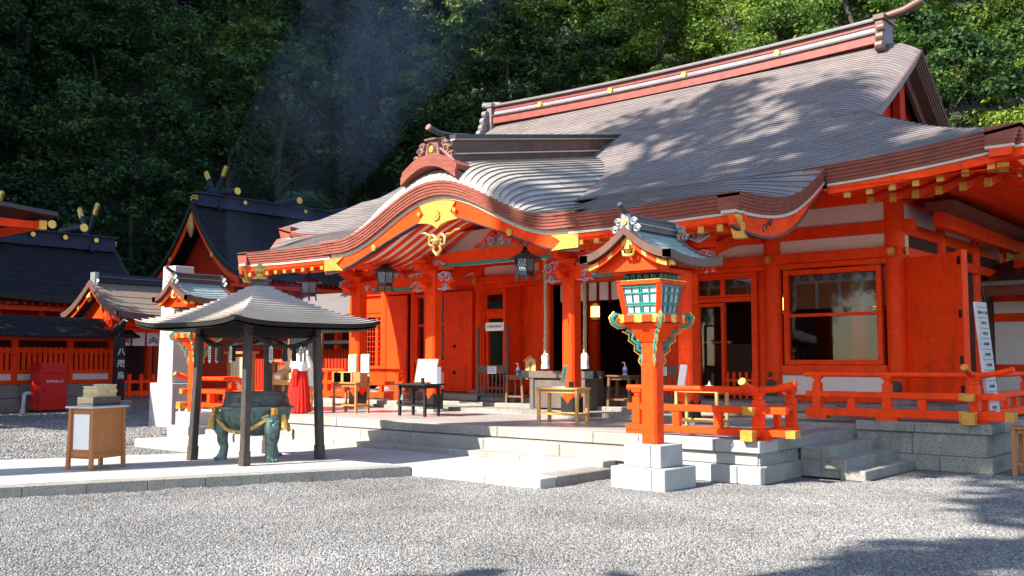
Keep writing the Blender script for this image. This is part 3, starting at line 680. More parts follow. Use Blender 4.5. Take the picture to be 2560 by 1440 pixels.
for s in (-1, 1):                                       # swept side edge of the porch roof
    pth = []; 
    for i in range(17):
        y = YP+(YE+0.12-YP)*i/16; pth.append((pe(y, s), y, porch_z(pe(y, s), y)+0.012))
    outs = [(s,0,0)]*17
    hbuild(MB().sweep(pth, outs, layers(5, 0.048, 0.35, 0.012)), 'verge', 'fascia')
    hbuild(MB().sweep(pth, outs, [(-0.06,-0.252),(-0.06,-0.295),(-0.3,-0.295),(-0.3,-0.252)]), 'verge_strip', 'edge_pale')
    hw = [0.10+0.17*sin(pi*min(1, (i+2)/15))**0.8 for i in range(17)]
    for nm, mt, fa, fb, o0 in (('verge_board', 'vermilion', 0.0, 1.0, -0.10), ('verge_trim', 'black', 1.0, 1.0, -0.085)):
        mb = MB(); k = len(pth)
        for i in range(k):
            x, y, z = pth[i]; top = z-0.297 if nm == 'verge_board' else z-0.297-hw[i]+0.012; bot = z-0.297-hw[i] if nm == 'verge_board' else z-0.297-hw[i]-0.022
            for a, zz in ((o0, top), (o0, bot), (o0-0.08, bot), (o0-0.08, top)): mb.v.append((x+s*a, y, zz))
        for i in range(k-1):
            for j in range(4): mb.f.append((i*4+j, i*4+(j+1)%4, (i+1)*4+(j+1)%4, (i+1)*4+j))
        mb.f += [(3,2,1,0), tuple((k-1)*4+j for j in range(4))]
        hbuild(mb, nm, mt)
    hbuild(MB().prism([(12.40, 3.63), (12.52, 3.63), (12.60, 3.50), (12.64, 3.36), (12.70, 3.30), (12.56, 3.30), (12.50, 3.42)], 'x', pe(YP,s)-s*0.2, pe(YP,s)-s*0.02), 'verge_plate', 'gold', bevel=0.01)
    px = pe(13.0, s)-s*0.07
    hbuild(MB().tube([(px, 12.78+0.07*cos(a*0.9), 3.44+0.05*sin(a*0.9)) for a in range(6)], 0.012, 5).tube([(px, 12.84,3.48),(px,12.9,3.56),(px,12.95,3.50),(px,13.02,3.60)], 0.012, 5), 'verge_scroll', 'black')

# arched (bell shaped) gable roof over the porch
def bump(x, w=2.72): s = abs(x-XC)/w; return 0.5*(1+cos(pi*s)) if s < 1 else 0.0
def kara(x, y):
    q = 1-clamp((y-YP)/0.85); b = bump(x)
    return 3.955+0.86*b+0.18*(y-YP)+0.34*min(1, b*2.5)*sqrt(max(0, 1-q*q))
KW = 3.2
cx = []; x = 0.0
while x < KW-0.05:
    cx.append(x); dz = abs(kara(XC+x+0.01, 13)-kara(XC+x-0.01, 13))/0.02; x += 0.15/sqrt(1+dz*dz)
cx.append(KW)
yk = [YP, YP+0.02, YP+0.06, YP+0.12, YP+0.2, YP+0.3, YP+0.42, YP+0.6, YP+0.85, 13.4, 14, 15, 16, 17, 17.9]
mbk = MB()
for s in (-1, 1):
    rows = []
    for a, b in zip(cx, cx[1:]):                        # course from outer edge b (raised) to inner edge a
        rows.append([(XC+s*a, y, kara(XC+s*a, y)) for y in yk]); rows.append([(XC+s*(b+0.022), y, kara(XC+s*b, y)+0.022) for y in yk]); rows.append([(XC+s*b, y, kara(XC+s*b, y)+0.018) for y in yk])
    n1 = len(yk); vs = [v for r in rows for v in r]
    mbk.add(vs, [(i*n1+j, (i+1)*n1+j, (i+1)*n1+j+1, i*n1+j+1) for i in range(len(rows)-1) for j in range(n1-1)])
mbk.tones = [random.Random(i//42*13+(i % 14)//2).random() for i in range(len(mbk.f))]
hbuild(mbk, 'porch_gable_roof', 'roof_pale', fix=False)
arch = [(XC-KW+2*KW*i/64, YP-0.012, kara(XC-KW+2*KW*i/64, YP)+0.012) for i in range(65)]
def arch_sweep(off0, off1, y0, y1, w0=0.0, hf=None):
    """board that follows the arch, from off0 to off1 below its edge"""
    mb = MB(); k = len(arch)
    for i, (x, y, z) in enumerate(arch):
        e = off1 if hf is None else off0+(off1-off0)*hf(x)
        for yy_, zz in ((y0, z-off0), (y0, z-e), (y1, z-e), (y1, z-off0)): mb.v.append((x, yy_, zz))
    for i in range(k-1):
        for j in range(4): mb.f.append((i*4+j, i*4+(j+1)%4, (i+1)*4+(j+1)%4, (i+1)*4+j))
    mb.f += [(3,2,1,0), tuple((k-1)*4+j for j in range(4))]
    return mb
for i in range(5):
    hbuild(arch_sweep(0.052*i, 0.052*(i+1)-0.006, YP-0.012+0.013*i, YP+0.55), 'gable_eave_layer', 'fascia')
hbuild(arch_sweep(0.258, 0.33, YP+0.12, YP+0.6), 'gable_eave_strip', 'edge_pale')
hfn = lambda x: 0.62+0.38*cos(min(pi, abs(abs(x-XC)-1.3)*1.35)) 
hbuild(arch_sweep(0.332, 0.63, YP+0.14, YP+0.24, hf=lambda x: 0.78+0.22*sin(abs(x-XC)*2.2+0.4)), 'bargeboard', 'vermilion')
mb = MB(); k = len(arch)
for i, (x, y, z) in enumerate(arch):
    e = 0.332+(0.63-0.332)*(0.78+0.22*sin(abs(x-XC)*2.2+0.4))
    for yy_, zz in ((YP+0.125, z-e), (YP+0.125, z-e-0.028), (YP+0.25, z-e-0.028), (YP+0.25, z-e)): mb.v.append((x, yy_, zz))
for i in range(k-1):
    for j in range(4): mb.f.append((i*4+j, i*4+(j+1)%4, (i+1)*4+(j+1)%4, (i+1)*4+j))
mb.f += [(3,2,1,0), tuple((k-1)*4+j for j in range(4))]
hbuild(mb, 'bargeboard_trim', 'iron')
# gilt plates on the bargeboard
def zk(x): return kara(x, YP)
ptop = [(XC+0.46*t, zk(XC+0.46*t)-0.335) for t in (-1,-.75,-.5,-.25,0,.25,.5,.75,1)]
pbot = [(XC+0.34,4.25),(XC+0.50,4.10),(XC+0.28,4.08),(XC+0.12,4.04),(XC,3.96),(XC-0.12,4.04),(XC-0.28,4.08),(XC-0.50,4.10),(XC-0.34,4.25)]
hbuild(MB().prism(ptop+pbot, 'y', YP+0.10, YP+0.137), 'gilt_plate', 'gold', bevel=0.006)
def rosette(cx_, cy_, cz_, r, n=12, m='gold', parent=None, nm='rosette', axis='y'):
    mb = MB(); ctr = (cx_, cy_, cz_)
    P = (lambda a, b, d: (cx_+a, cy_+d, cz_+b)) if axis == 'y' else (lambda a, b, d: (cx_-d, cy_+a, cz_+b))
    for i in range(n):
        a = 2*pi*i/n; w = pi/n*0.85
        pts = [(0,0),(r*0.8*cos(a-w),r*0.8*sin(a-w)),(r*cos(a),r*sin(a)),(r*0.8*cos(a+w),r*0.8*sin(a+w))]
        mb.add([P(p[0],p[1],-0.014) for p in pts]+[P(p[0],p[1],0.01) for p in pts], [(0,1,2,3),(4,7,6,5),(0,4,5,1),(1,5,6,2),(2,6,7,3),(3,7,4,0)])
    b = [(r*0.28*cos(2*pi*i/8), r*0.28*sin(2*pi*i/8)) for i in range(8)]
    mb.add([P(p[0],p[1],-0.024) for p in b]+[P(p[0],p[1],0.0) for p in b], [tuple(range(8)), tuple(range(15,7,-1))]+[(i,(i+1)%8,8+(i+1)%8,8+i) for i in range(8)])
    return hbuild(mb, nm, m, parent)
rosette(XC, YP+0.085, 4.20, 0.10, 16)
for s in (-1, 1):
    rosette(XC+s*0.45, YP+0.09, 4.27, 0.045, 8)
    rosette(XC+s*1.72, YP+0.125, zk(XC+s*1.72)-0.46, 0.07, 12)
    e0, e1 = XC+s*2.62, XC+s*3.19
    poly = [(e1, zk(e1)-0.335), (lerp(e0,e1,.5), zk(lerp(e0,e1,.5))-0.335), (e0, zk(e0)-0.335), (e0+s*0.2, zk(e0)-0.45), (e0+s*0.12, zk(e0)-0.52), (e0, zk(e0)-0.60), (lerp(e0,e1,.5), zk(e1)-0.58), (e1, zk(e1)-0.58)]
    hbuild(MB().prism(poly, 'y', YP+0.10, YP+0.137), 'gilt_plate', 'gold', bevel=0.006)
# carved pendant under the centre
mb = MB()
for s in (-1, 1):
    mb.tube([(XC+s*a, YP+0.12, b) for a, b in [(0.03,3.80),(0.12,3.86),(0.2,3.80),(0.19,3.68),(0.10,3.66),(0.08,3.74),(0.14,3.76)]], 0.032, 6)
    mb.tube([(XC+s*a, YP+0.20, b) for a, b in [(0.08,3.80),(0.18,3.86),(0.28,3.87),(0.38,3.92),(0.50,3.93)]], [0.02,0.028,0.016,0.024,0.01], 6)
    mb.tube([(XC+s*a, YP+0.12, b) for a, b in [(0.06,3.66),(0.1,3.58),(0.04,3.52),(0,3.48)]], 0.03, 6)
mb.lathe([(0.01,-0.08),(0.09,-0.04),(0.11,0.02),(0.07,0.08),(0.01,0.1)], 10, (XC, YP+0.13, 3.72))
hbuild(mb, 'carved_pendant', 'carving_gold', smooth=True)
# ceiling of the arch: white boards with curved red ribs
hbuild(arch_sweep(0.40, 0.44, YP+0.26, 14.4), 'arch_ceiling', 'plaster')
for i in range(8):
    y0 = YP+0.36+0.245*i
    hbuild(arch_sweep(0.441, 0.50, y0, y0+0.055), 'arch_rib', 'vermilion')
# ridge over the porch gable, with its carved end
def kr(y): return kara(XC, y)
RY0, RY1 = 12.75, 18.6
def ridge_band(nm, m, w, z0, z1, y0=RY0, y1=RY1, ext=0.0):
    a = kr(13.2)-0.18*(13.2-YP); f = lambda y: a+0.18*(y-YP)
    n = 8; pth = [lerp(y0, y1, i/n) for i in range(n+1)]
    mb = MB()
    for y in pth:
        for dx, zz in ((-w, z0), (w, z0), (w, z1), (-w, z1)): mb.v.append((XC+dx, y, f(y)+zz))
    for i in range(n):
        for j in range(4): mb.f.append((i*4+j, i*4+(j+1)%4, (i+1)*4+(j+1)%4, (i+1)*4+j))
    mb.f += [(3,2,1,0), tuple(n*4+j for j in range(4))]
    return hbuild(mb, nm, m)
ridge_band('porch_ridge', 'ridge_brown', 0.16, -0.06, 0.13); ridge_band('ridge_line', 'edge_pale', 0.20, 0.13, 0.155)
ridge_band('porch_ridge', 'ridge_brown', 0.15, 0.155, 0.40); ridge_band('ridge_line', 'edge_pale', 0.21, 0.40, 0.42)
ridge_band('ridge_cap', 'ridge_dark', 0.23, 0.42, 0.50)
def zr(y): return kr(13.2)-0.18*(13.2-YP)+0.18*(y-YP)
hbuild(MB().tube([(XC, 13.3, zr(13.3)+0.50), (XC, 12.9, zr(12.9)+0.51), (XC, 12.55, zr(12.6)+0.55), (XC, 12.30, zr(12.42)+0.63)], [0.045,0.045,0.046,0.05], 12), 'ridge_cap', 'ridge_dark', smooth=True)
hbuild(MB().tube([(XC, 12.305, zr(12.42)+0.627), (XC, 12.265, zr(12.42)+0.645)], [0.062, 0.06], 14), 'ridge_cap_end', 'carved_copper')
_before = set(bpy.data.objects.keys())
zb = zr(12.75)
hbuild(MB().prism([(XC-0.30,zb+0.05),(XC+0.30,zb+0.05),(XC+0.20,zb+0.55),(XC-0.20,zb+0.55)], 'y', 12.62, 12.82), 'ridge_ornament', 'carved_copper', bevel=0.02)
hbuild(MB().box(XC-0.24,XC+0.24,12.56,12.86,zb+0.53,zb+0.60), 'ridge_ornament', 'carved_copper', bevel=0.02)
rosette(XC, 12.61, zb+0.30, 0.10, 14)
hbuild(MB().tube([(XC+0.15*cos(a), 12.615, zb+0.30+0.17*sin(a)) for a in [pi*1.2-i*pi*1.4/10 for i in range(11)]], 0.025, 6), 'ridge_ornament', 'carved_copper', smooth=True)
for s in (-1, 1):
    mb = MB()
    for cxx, czz, rr, a0 in ((0.50, 0.25, 0.13, 0.2), (0.66, 0.06, 0.10, 0.6), (0.42, 0.42, 0.09, 0.0)):
        mb.tube([(XC+s*(a), 12.68, zb+b) for a, b in spiral(cxx, czz, rr, 1.4, a0)], [0.055-0.002*i for i in range(15)], 7)
    for q in range(4):
        mb.tube([(XC+s*(0.30+0.1*q), 12.64, zb+0.28-0.07*q), (XC+s*(0.55+0.12*q), 12.64, zb+0.12-0.10*q), (XC+s*(0.86+0.06*q), 12.64, zb-0.10-0.09*q)], 0.04, 6)
    hbuild(mb, 'ridge_ornament_wing', 'carved_copper', smooth=True)
bp = [(XC+1.06*t, kara(XC+1.06*t, 12.75)) for t in [-1+0.125*i for i in range(17)]]
for q, (ha, hb_, yo) in enumerate(((0.0, 0.10, 12.50), (0.10, 0.19, 12.53))):
    mb = MB()
    for (x, z) in bp:
        for yv, zz in ((yo, z+ha-0.05*(q == 0)), (yo, z+hb_), (12.95, z+hb_), (12.95, z+ha-0.1)): mb.v.append((x, yv, zz))
    for i in range(len(bp)-1):
        for j in range(4): mb.f.append((i*4+j, i*4+(j+1)%4, (i+1)*4+(j+1)%4, (i+1)*4+j))
    mb.f += [(3,2,1,0), tuple((len(bp)-1)*4+j for j in range(4))]
    hbuild(mb, 'ridge_ornament_base', 'fascia')

for o in [q for q in bpy.data.objects if q.name not in _before]:
    me_ = o.data; c_ = Vector((XC+HX, 12.62+HY, zb+0.05)); S_ = 0.66
    for v in me_.vertices:
        d_ = v.co-c_; v.co = c_+Vector((d_.x*S_, d_.y, d_.z*(S_ if d_.z > 0 else 1.0)))+Vector((-0.08, -0.17, 0.0))
# main ridge
RXL, RXR = -18.0, -7.05
for nm, m, w, z0, z1 in (('ridge_course','ridge_red',0.24,8.16,8.36),('ridge_course','ridge_dark',0.28,8.36,8.40),('ridge_course','ridge_band',0.20,8.40,8.52),('ridge_course','ridge_red',0.22,8.52,8.62),('ridge_cap','ridge_dark',0.28,8.62,8.65),('ridge_cap','ridge_grey',0.2,8.65,8.72)):
    mb = MB(); n = 20
    for i in range(n+1):
        x = lerp(RXL, RXR, i/n); sag = 0.10*((x-(RXL+RXR)/2)/5.5)**2
        for dy, zz in ((-w, z0), (w, z0), (w, z1), (-w, z1)): mb.v.append((x, YR+dy, zz+sag))
    for i in range(n):
        for j in range(4): mb.f.append((i*4+j, i*4+(j+1)%4, (i+1)*4+(j+1)%4, (i+1)*4+j))
    mb.f += [(3,2,1,0), tuple(n*4+j for j in range(4))]
    hbuild(mb, nm, m)
for x in (-16.2, -13.9, -11.75, -9.35):
    hbuild(MB().tube([(x, YR-0.20, 8.47+0.1*((x+12.5)/5.5)**2), (x, YR-0.255, 8.47+0.1*((x+12.5)/5.5)**2)], [0.08, 0.065], 14), 'ridge_boss', 'gold', smooth=True)
for s, xe in ((1, RXR), (-1, RXL)):
    mb = MB().box(xe-0.07, xe+0.10, YR-0.30, YR+0.30, 8.05, 8.78).box(xe-0.1, xe+0.14, YR-0.34, YR+0.34, 8.72, 8.84)
    for q, (yy_, zz, rr) in enumerate(((YR-0.40, 8.30, 0.12), (YR-0.46, 8.10, 0.12), (YR-0.34, 8.52, 0.10))):
        mb.tube([(xe, yy_, zz), (xe+s*0.16, yy_, zz)], rr, 10)
    if s < 0:
        mb.tube([(xe, YR-0.55, 7.92), (xe-0.16, YR-0.55, 7.92)], 0.12, 10).tube([(xe, YR-0.75, 7.72), (xe-0.16, YR-0.75, 7.72)], 0.11, 10)
    hbuild(mb, 'ridge_end', 'ridge_brown' if s > 0 else 'ridge_grey', bevel=0.01)
    hbuild(MB().tube([(xe-s*0.2, YR, 8.82), (xe+s*0.45, YR, 8.90), (xe+s*(0.82 if s > 0 else 0.4), YR, 9.03 if s > 0 else 8.95)], [0.09, 0.09, 0.10], 12), 'ridge_tail', 'ridge_brown' if s > 0 else 'ridge_grey', smooth=True)
# right gable: boards, wall, layered verge
gy = [17.0+(YR-17.0)*i/16 for i in range(17)]; gy = gy+[2*YR-y for y in gy[::-1][1:]]
vp = [(XG+0.02, y, main_z(XG-0.0001, y)+0.012) for y in gy]
hbuild(MB().sweep(vp, [(1,0,0)]*len(vp), layers(5, 0.06, 0.5, 0.03)), 'gable_verge', 'ridge_brown')
hbuild(MB().sweep(vp, [(1,0,0)]*len(vp), [(-0.16,-0.27),(-0.16,-0.31),(-0.4,-0.31),(-0.4,-0.27)]), 'gable_strip', 'edge_pale')
hbuild(MB().sweep(vp, [(1,0,0)]*len(vp), [(-0.34,-0.312),(-0.34,-0.56),(-0.42,-0.56),(-0.42,-0.312)]), 'gable_board', 'ridge_brown')
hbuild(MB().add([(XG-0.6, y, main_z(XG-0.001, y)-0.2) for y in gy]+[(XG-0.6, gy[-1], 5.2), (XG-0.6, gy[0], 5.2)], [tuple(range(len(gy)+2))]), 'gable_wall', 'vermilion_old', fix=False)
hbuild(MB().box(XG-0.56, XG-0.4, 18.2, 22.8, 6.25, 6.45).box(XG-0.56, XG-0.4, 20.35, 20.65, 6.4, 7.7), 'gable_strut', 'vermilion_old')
# ---------------------------------------------------------------- facade of the hall (wall plane y = 17)
YW = 17.0
col_me = MB().lathe([(0.165,0.0),(0.165,3.75)], 24).mesh('column', 'vermilion', smooth=True)
base_me = MB().lathe([(0.30,0.0),(0.30,0.03),(0.24,0.09),(0.2,0.1)], 20).mesh('column_base', 'granite_grey', smooth=True)
COLS = (-5.76, -8.01, -9.82, -10.45, -13.42, -15.40, -17.05, -18.62, -19.85)
for x in COLS:
    o = place('column', col_me, hall, loc=(x+HX, 0, 0.88)); place('column_base', base_me, o, loc=(0, 0, -0.05))
    rosette(x, YW-0.20, 3.44, 0.075, 10, nm='nail_cover')
for x in (-5.76,):
    for k_ in range(1, 4): 
        o = place('column', col_me, hall, loc=(x+HX, 2.3*k_, 0.88)); place('column_base', base_me, o, loc=(0, 0, -0.05))
    rosette(x+0.20, YW, 3.44, 0.075, 10, nm='nail_cover', axis='x')
XA, XB = -19.95, -5.62
hbox('long_beam', 'vermilion', XA, XB, YW-0.185, YW+0.185, 3.35, 3.53, 0.012)
hbox('under_beam', 'vermilion', XA, XB, YW-0.11, YW+0.11, 3.255, 3.347, 0.008)
hbox('tie_beam', 'vermilion', XA, XB+0.2, YW-0.09, YW+0.09, 3.78, 3.99, 0.012)
hbox('head_beam', 'vermilion', XA, XB+0.25, YW-0.12, YW+0.12, 4.33, 4.57, 0.012)
hbox('side_beam', 'vermilion', -5.945, -5.575, YW+0.19, 24.0, 3.35, 3.53, 0.012)
hbox('side_beam', 'vermilion', -5.88, -5.64, YW+0.19, 24.0, 4.33, 4.57, 0.012)
hbox('side_beam', 'vermilion', -5.85, -5.67, YW+0.19, 24.0, 3.78, 3.99, 0.012)
sc_ = sorted(COLS)
for a, b in zip(sc_, sc_[1:]):
    hbox('plaster_panel', 'plaster', a+0.12, b-0.12, YW-0.02, YW+0.04, 3.532, 3.778)
    hbox('plaster_panel', 'plaster', a+0.12, b-0.12, YW-0.02, YW+0.04, 3.992, 4.328)
hbox('plaster_panel', 'plaster', XA, XB, YW-0.02, YW+0.04, 4.572, 5.1)
hbox('plaster_panel', 'plaster', -5.78, -5.72, YW+0.15, 24.0, 3.532, 3.778); hbox('plaster_panel', 'plaster', -5.78, -5.72, YW+0.15, 24.0, 3.992, 4.328)
hbox('plaster_panel', 'plaster', -5.78, -5.72, YW+0.15, 24.0, 4.572, 5.1)
# bracket block and nosing on the corner column
hbuild(MB().frus((-5.76,YW,4.57),(0.3,0.3),(-5.76,YW,4.70),(0.46,0.46)).box(-6.35,-5.0,YW-0.08,YW+0.08,4.70,4.84).box(-5.84,-5.68,YW-0.85,YW+0.6,4.702,4.838), 'bracket', 'vermilion', bevel=0.01)
MB().prism([(0,0),(0.45,0.0),(0.62,0.06),(0.50,0.18),(0.56,0.26),(0,0.26)], 'y', -0.07, 0.07).build('beam_nosing', 'vermilion', hall, bevel=0.01, loc=(-5.62+HX, 0, 4.33))
hbuild(MB().tube([(-5.0, YW-0.075, 4.46), (-5.0, YW-0.095, 4.46)], 0.055, 12), 'nosing_eye', 'edge_pale')

def window(name, x0, x1, z0, z1, y=YW, bars=(), vbars=(), blind=True, fw=0.09, ym=-0.07):
    w = hbuild(MB().box(x0-fw,x0,y+ym,y+0.08,z0-fw,z1+fw).box(x1,x1+fw,y+ym,y+0.08,z0-fw,z1+fw).box(x0,x1,y+ym,y+0.08,z1,z1+fw).box(x0,x1,y+ym,y+0.08,z0-fw,z0), name, 'vermilion', bevel=0.008)
    def sub(mb, nm, m):
        mb.v = [(v[0]+HX, v[1]+HY, v[2]) for v in mb.v]; return mb.build(nm, m, w)
    for zb_ in bars: sub(MB().box(x0, x1, y-0.03, y+0.05, zb_-0.028, zb_+0.028), 'glazing_bar', 'vermilion')
    for xb in vbars: sub(MB().box(xb-0.045, xb+0.045, y-0.035, y+0.055, z0, z1), 'glazing_bar', 'vermilion')
    sub(MB().box(x0, x1, y+0.015, y+0.022, z0, z1), 'pane', 'window_glass')
    return w
# right bay: big window over a boarded and plastered dado
window('window', -7.70, -6.08, 1.59, 3.14, bars=(2.40,))
hbox('dado_board', 'vermilion', -7.85, -5.92, YW-0.09, YW+0.06, 1.32, 1.495, 0.006)
hbox('dado_plaster', 'plaster', -7.85, -5.92, YW-0.03, YW+0.05, 0.96, 1.318)
hbox('sill_beam', 'vermilion', -7.85, -5.92, YW-0.10, YW+0.06, 0.842, 0.958, 0.006)
def jamb(x0, x1, z0=0.842, z1=3.253, y0=-0.06, y1=0.08): hbox('jamb', 'vermilion', x0, x1, YW+y0, YW+y1, z0, z1, 0.006)
# blinds of reed with patterned borders, hung inside
def blind(x0, x1, z0, z1, y):
    b = hbuild(MB().box(x0, x1, y, y+0.01, z0, z1), 'reed_blind', 'blind')
    def sub(mb, nm, m):
        mb.v = [(v[0]+HX, v[1]+HY, v[2]) for v in mb.v]; return mb.build(nm, m, b)
    sub(MB().box(x0, x1, y-0.012, y-0.001, z1-0.24, z1), 'blind_border', 'blind_border')
    k_ = x0+0.22
    while k_ < x1: sub(MB().box(k_-0.03, k_+0.03, y-0.010, y-0.001, z0, z1-0.241), 'blind_tape', 'blind_border'); k_ += 0.42
    k_ = x0+0.14
    while k_ < x1-0.05:
        sub(MB().tube([(k_+0.07*cos(2*pi*i/12), y-0.016, z1-0.12+0.07*sin(2*pi*i/12)) for i in range(13)], 0.009, 5).tube([(k_+0.035*cos(2*pi*i/6), y-0.016, z1-0.12+0.035*sin(2*pi*i/6)) for i in range(7)], 0.009, 5), 'blind_crest', 'black'); k_ += 0.27
blind(-7.85, -5.95, 2.52, 3.22, YW+0.10); blind(-9.65, -8.4, 2.80, 3.22, YW+0.12)
# glazed doors right of the porch
jamb(-8.44, -8.33); jamb(-8.32, -8.19, y0=0.02); jamb(-9.72, -9.60)
hbox('transom', 'vermilion', -9.60, -8.44, YW-0.05, YW+0.07, 2.70, 2.79, 0.006)
hbox('lintel', 'vermilion', -9.60, -8.44, YW-0.05, YW+0.07, 3.18, 3.253, 0.006)
window('transom_window', -9.58, -8.46, 2.84, 3.14, fw=0.045, vbars=(-9.05,), ym=-0.03)
window('glazed_door', -9.56, -9.10, 0.98, 2.62, fw=0.07, ym=-0.03)
mb = MB()
for i in range(5): mb.box(-9.0+0.13*i, -8.955+0.13*i, YW-0.02, YW+0.02, 0.86, 1.36)
mb.box(-9.04, -8.42, YW-0.018, YW+0.018, 1.18, 1.23).box(-9.04, -8.42, YW-0.018, YW+0.018, 0.92, 0.97); hbuild(mb, 'threshold_fence', 'vermilion')
# red panel, open bay with curtain, glazed door and leaves left of the centre
hbox('door_leaf', 'vermilion', -10.36, -9.94, YW-0.13, YW-0.07, 0.86, 3.25, 0.006)
hbox('door_leaf', 'vermilion', -13.92, -13.2, YW-0.16, YW-0.08, 0.86, 3.25, 0.006)
cur = MB()
def cz(x): return YW+0.22+0.02*sin(x*9)
n = 40; cur.grid(lambda i, j: (lerp(-13.2, -10.6, i/n), cz(lerp(-13.2,-10.6,i/n)), 3.30-0.42*j), n+1, 2); hbuild(cur, 'curtain', 'cloth_white', smooth=True, fix=False)
for i in range(9):
    xx = -13.05+0.30*i; hbox('curtain_band', 'cloth_crimson', xx-0.03, xx+0.03, cz(xx)-0.025, cz(xx)-0.012, 2.82, 3.30)
jamb(-14.06, -13.95); jamb(-15.30, -15.22)
hbox('lintel', 'vermilion', -15.22, -14.06, YW-0.05, YW+0.07, 3.16, 3.253, 0.006)
hbox('transom', 'vermilion', -15.22, -14.06, YW-0.05, YW+0.07, 2.62, 2.74, 0.006)
window('transom_window', -15.18, -14.10, 2.78, 3.12, fw=0.035, vbars=(-14.5,), ym=-0.03)
window('glazed_door', -15.12, -14.58, 0.98, 2.56, fw=0.07, ym=-0.03)
hbox('door_leaf', 'vermilion', -14.05, -13.98, YW-0.75, YW-0.13, 0.88, 3.2, 0.006)
leaf = hbox('door_leaf', 'vermilion', -16.33, -15.42, YW-0.27, YW-0.20, 0.86, 3.22, 0.006)
for zz in (1.0, 1.62): hbuild(MB().tube([(-15.98, YW-0.27, zz+0.3), (-15.98, YW-0.30, zz+0.3)], [0.05, 0.03], 8), 'door_stud', 'black')
window('window', -17.45, -16.50, 1.6, 3.14, bars=(2.45,))
hbox('dado_board', 'vermilion', -16.95, -16.45, YW-0.09, YW+0.06, 1.32, 1.495, 0.006); hbox('dado_plaster', 'plaster', -16.95, -16.45, YW-0.03, YW+0.05, 0.90, 1.318)
jamb(-17.7, -17.56); jamb(-17.0, -16.9)
hbox('door_leaf', 'vermilion', -18.48, -17.76, YW-0.14, YW-0.07, 0.86, 3.22, 0.006)
hbuild(MB().tube([(-17.95, YW-0.14, 1.85), (-17.95, YW-0.165, 1.85)], [0.03,0.02], 8), 'door_stud', 'gold')
window('lattice_window', -19.5, -18.78, 1.45, 2.7, vbars=(-18.98,)); 
mb = MB()
for i in range(7): mb.box(-19.46+0.1*i, -19.44+0.1*i, YW-0.02, YW, 1.47, 2.68)
for i in range(9): mb.box(-19.48, -18.8, YW-0.021, YW-0.001, 1.55+0.13*i, 1.565+0.13*i)
hbuild(mb, 'window_lattice', 'vermilion_old')
hbox('dado_board', 'vermilion', -19.7, -18.75, YW-0.09, YW+0.06, 0.95, 1.35, 0.006); hbox('upper_board', 'vermilion', -19.7, -18.75, YW-0.03, YW+0.05, 2.82, 3.25)
# the open side door at the right corner, swung towards the courtyard
dl_ = box('swing_door', 'vermilion', hall, 0.0, 1.18, -0.035, 0.035, 0.0, 2.42, 0.006); dl_.location = (-5.60+HX, 0.05, 0.90); dl_.rotation_euler = (0,0,radians(-30))
box('door_stile', 'vermilion', dl_, 1.185, 1.30, -0.06, 0.06, 0.0, 2.44, 0.008)
for zz in (0.15, 0.62, 1.35, 2.2): box('hinge', 'black', dl_, 1.205, 1.275, -0.068, -0.055, zz, zz+0.13)
MB().tube([(0.62, -0.035, 1.0), (0.62, -0.055, 1.0)], [0.02,0.012], 8).build('door_stud', 'gold', dl_)
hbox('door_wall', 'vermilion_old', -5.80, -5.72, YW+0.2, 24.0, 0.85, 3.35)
# black metal fittings at the feet of the columns
for x in (-8.01, -5.76):
    hbuild(MB().tube([(x-0.02, YW-0.165, 1.32), (x-0.02, YW-0.19, 1.32)], [0.05,0.03], 10).tube([(x, YW-0.165, 1.12), (x, YW-0.20, 1.12)], [0.11,0.10], 12).box(x-0.12,x+0.12,YW-0.19,YW-0.15,0.9,1.05), 'iron_fitting', 'black', bevel=0.006)
# interior
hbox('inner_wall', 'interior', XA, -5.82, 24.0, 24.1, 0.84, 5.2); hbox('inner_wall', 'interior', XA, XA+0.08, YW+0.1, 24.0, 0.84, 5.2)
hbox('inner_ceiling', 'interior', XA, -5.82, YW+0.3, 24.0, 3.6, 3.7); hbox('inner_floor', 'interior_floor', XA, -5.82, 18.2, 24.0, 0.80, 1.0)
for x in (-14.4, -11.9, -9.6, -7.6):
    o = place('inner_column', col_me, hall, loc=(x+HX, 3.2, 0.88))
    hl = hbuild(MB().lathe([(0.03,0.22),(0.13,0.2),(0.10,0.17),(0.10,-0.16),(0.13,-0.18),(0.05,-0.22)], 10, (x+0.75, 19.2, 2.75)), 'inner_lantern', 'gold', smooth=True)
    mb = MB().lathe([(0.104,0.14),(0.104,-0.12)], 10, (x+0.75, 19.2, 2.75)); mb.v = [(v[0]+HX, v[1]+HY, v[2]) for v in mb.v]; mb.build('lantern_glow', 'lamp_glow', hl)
hbox('inner_altar', 'interior_floor', -13.6, -10.6, 21.5, 22.5, 1.0, 2.0, 0.02); hbox('inner_altar', 'gold', -12.8, -11.2, 21.4, 21.5, 2.0, 2.06)

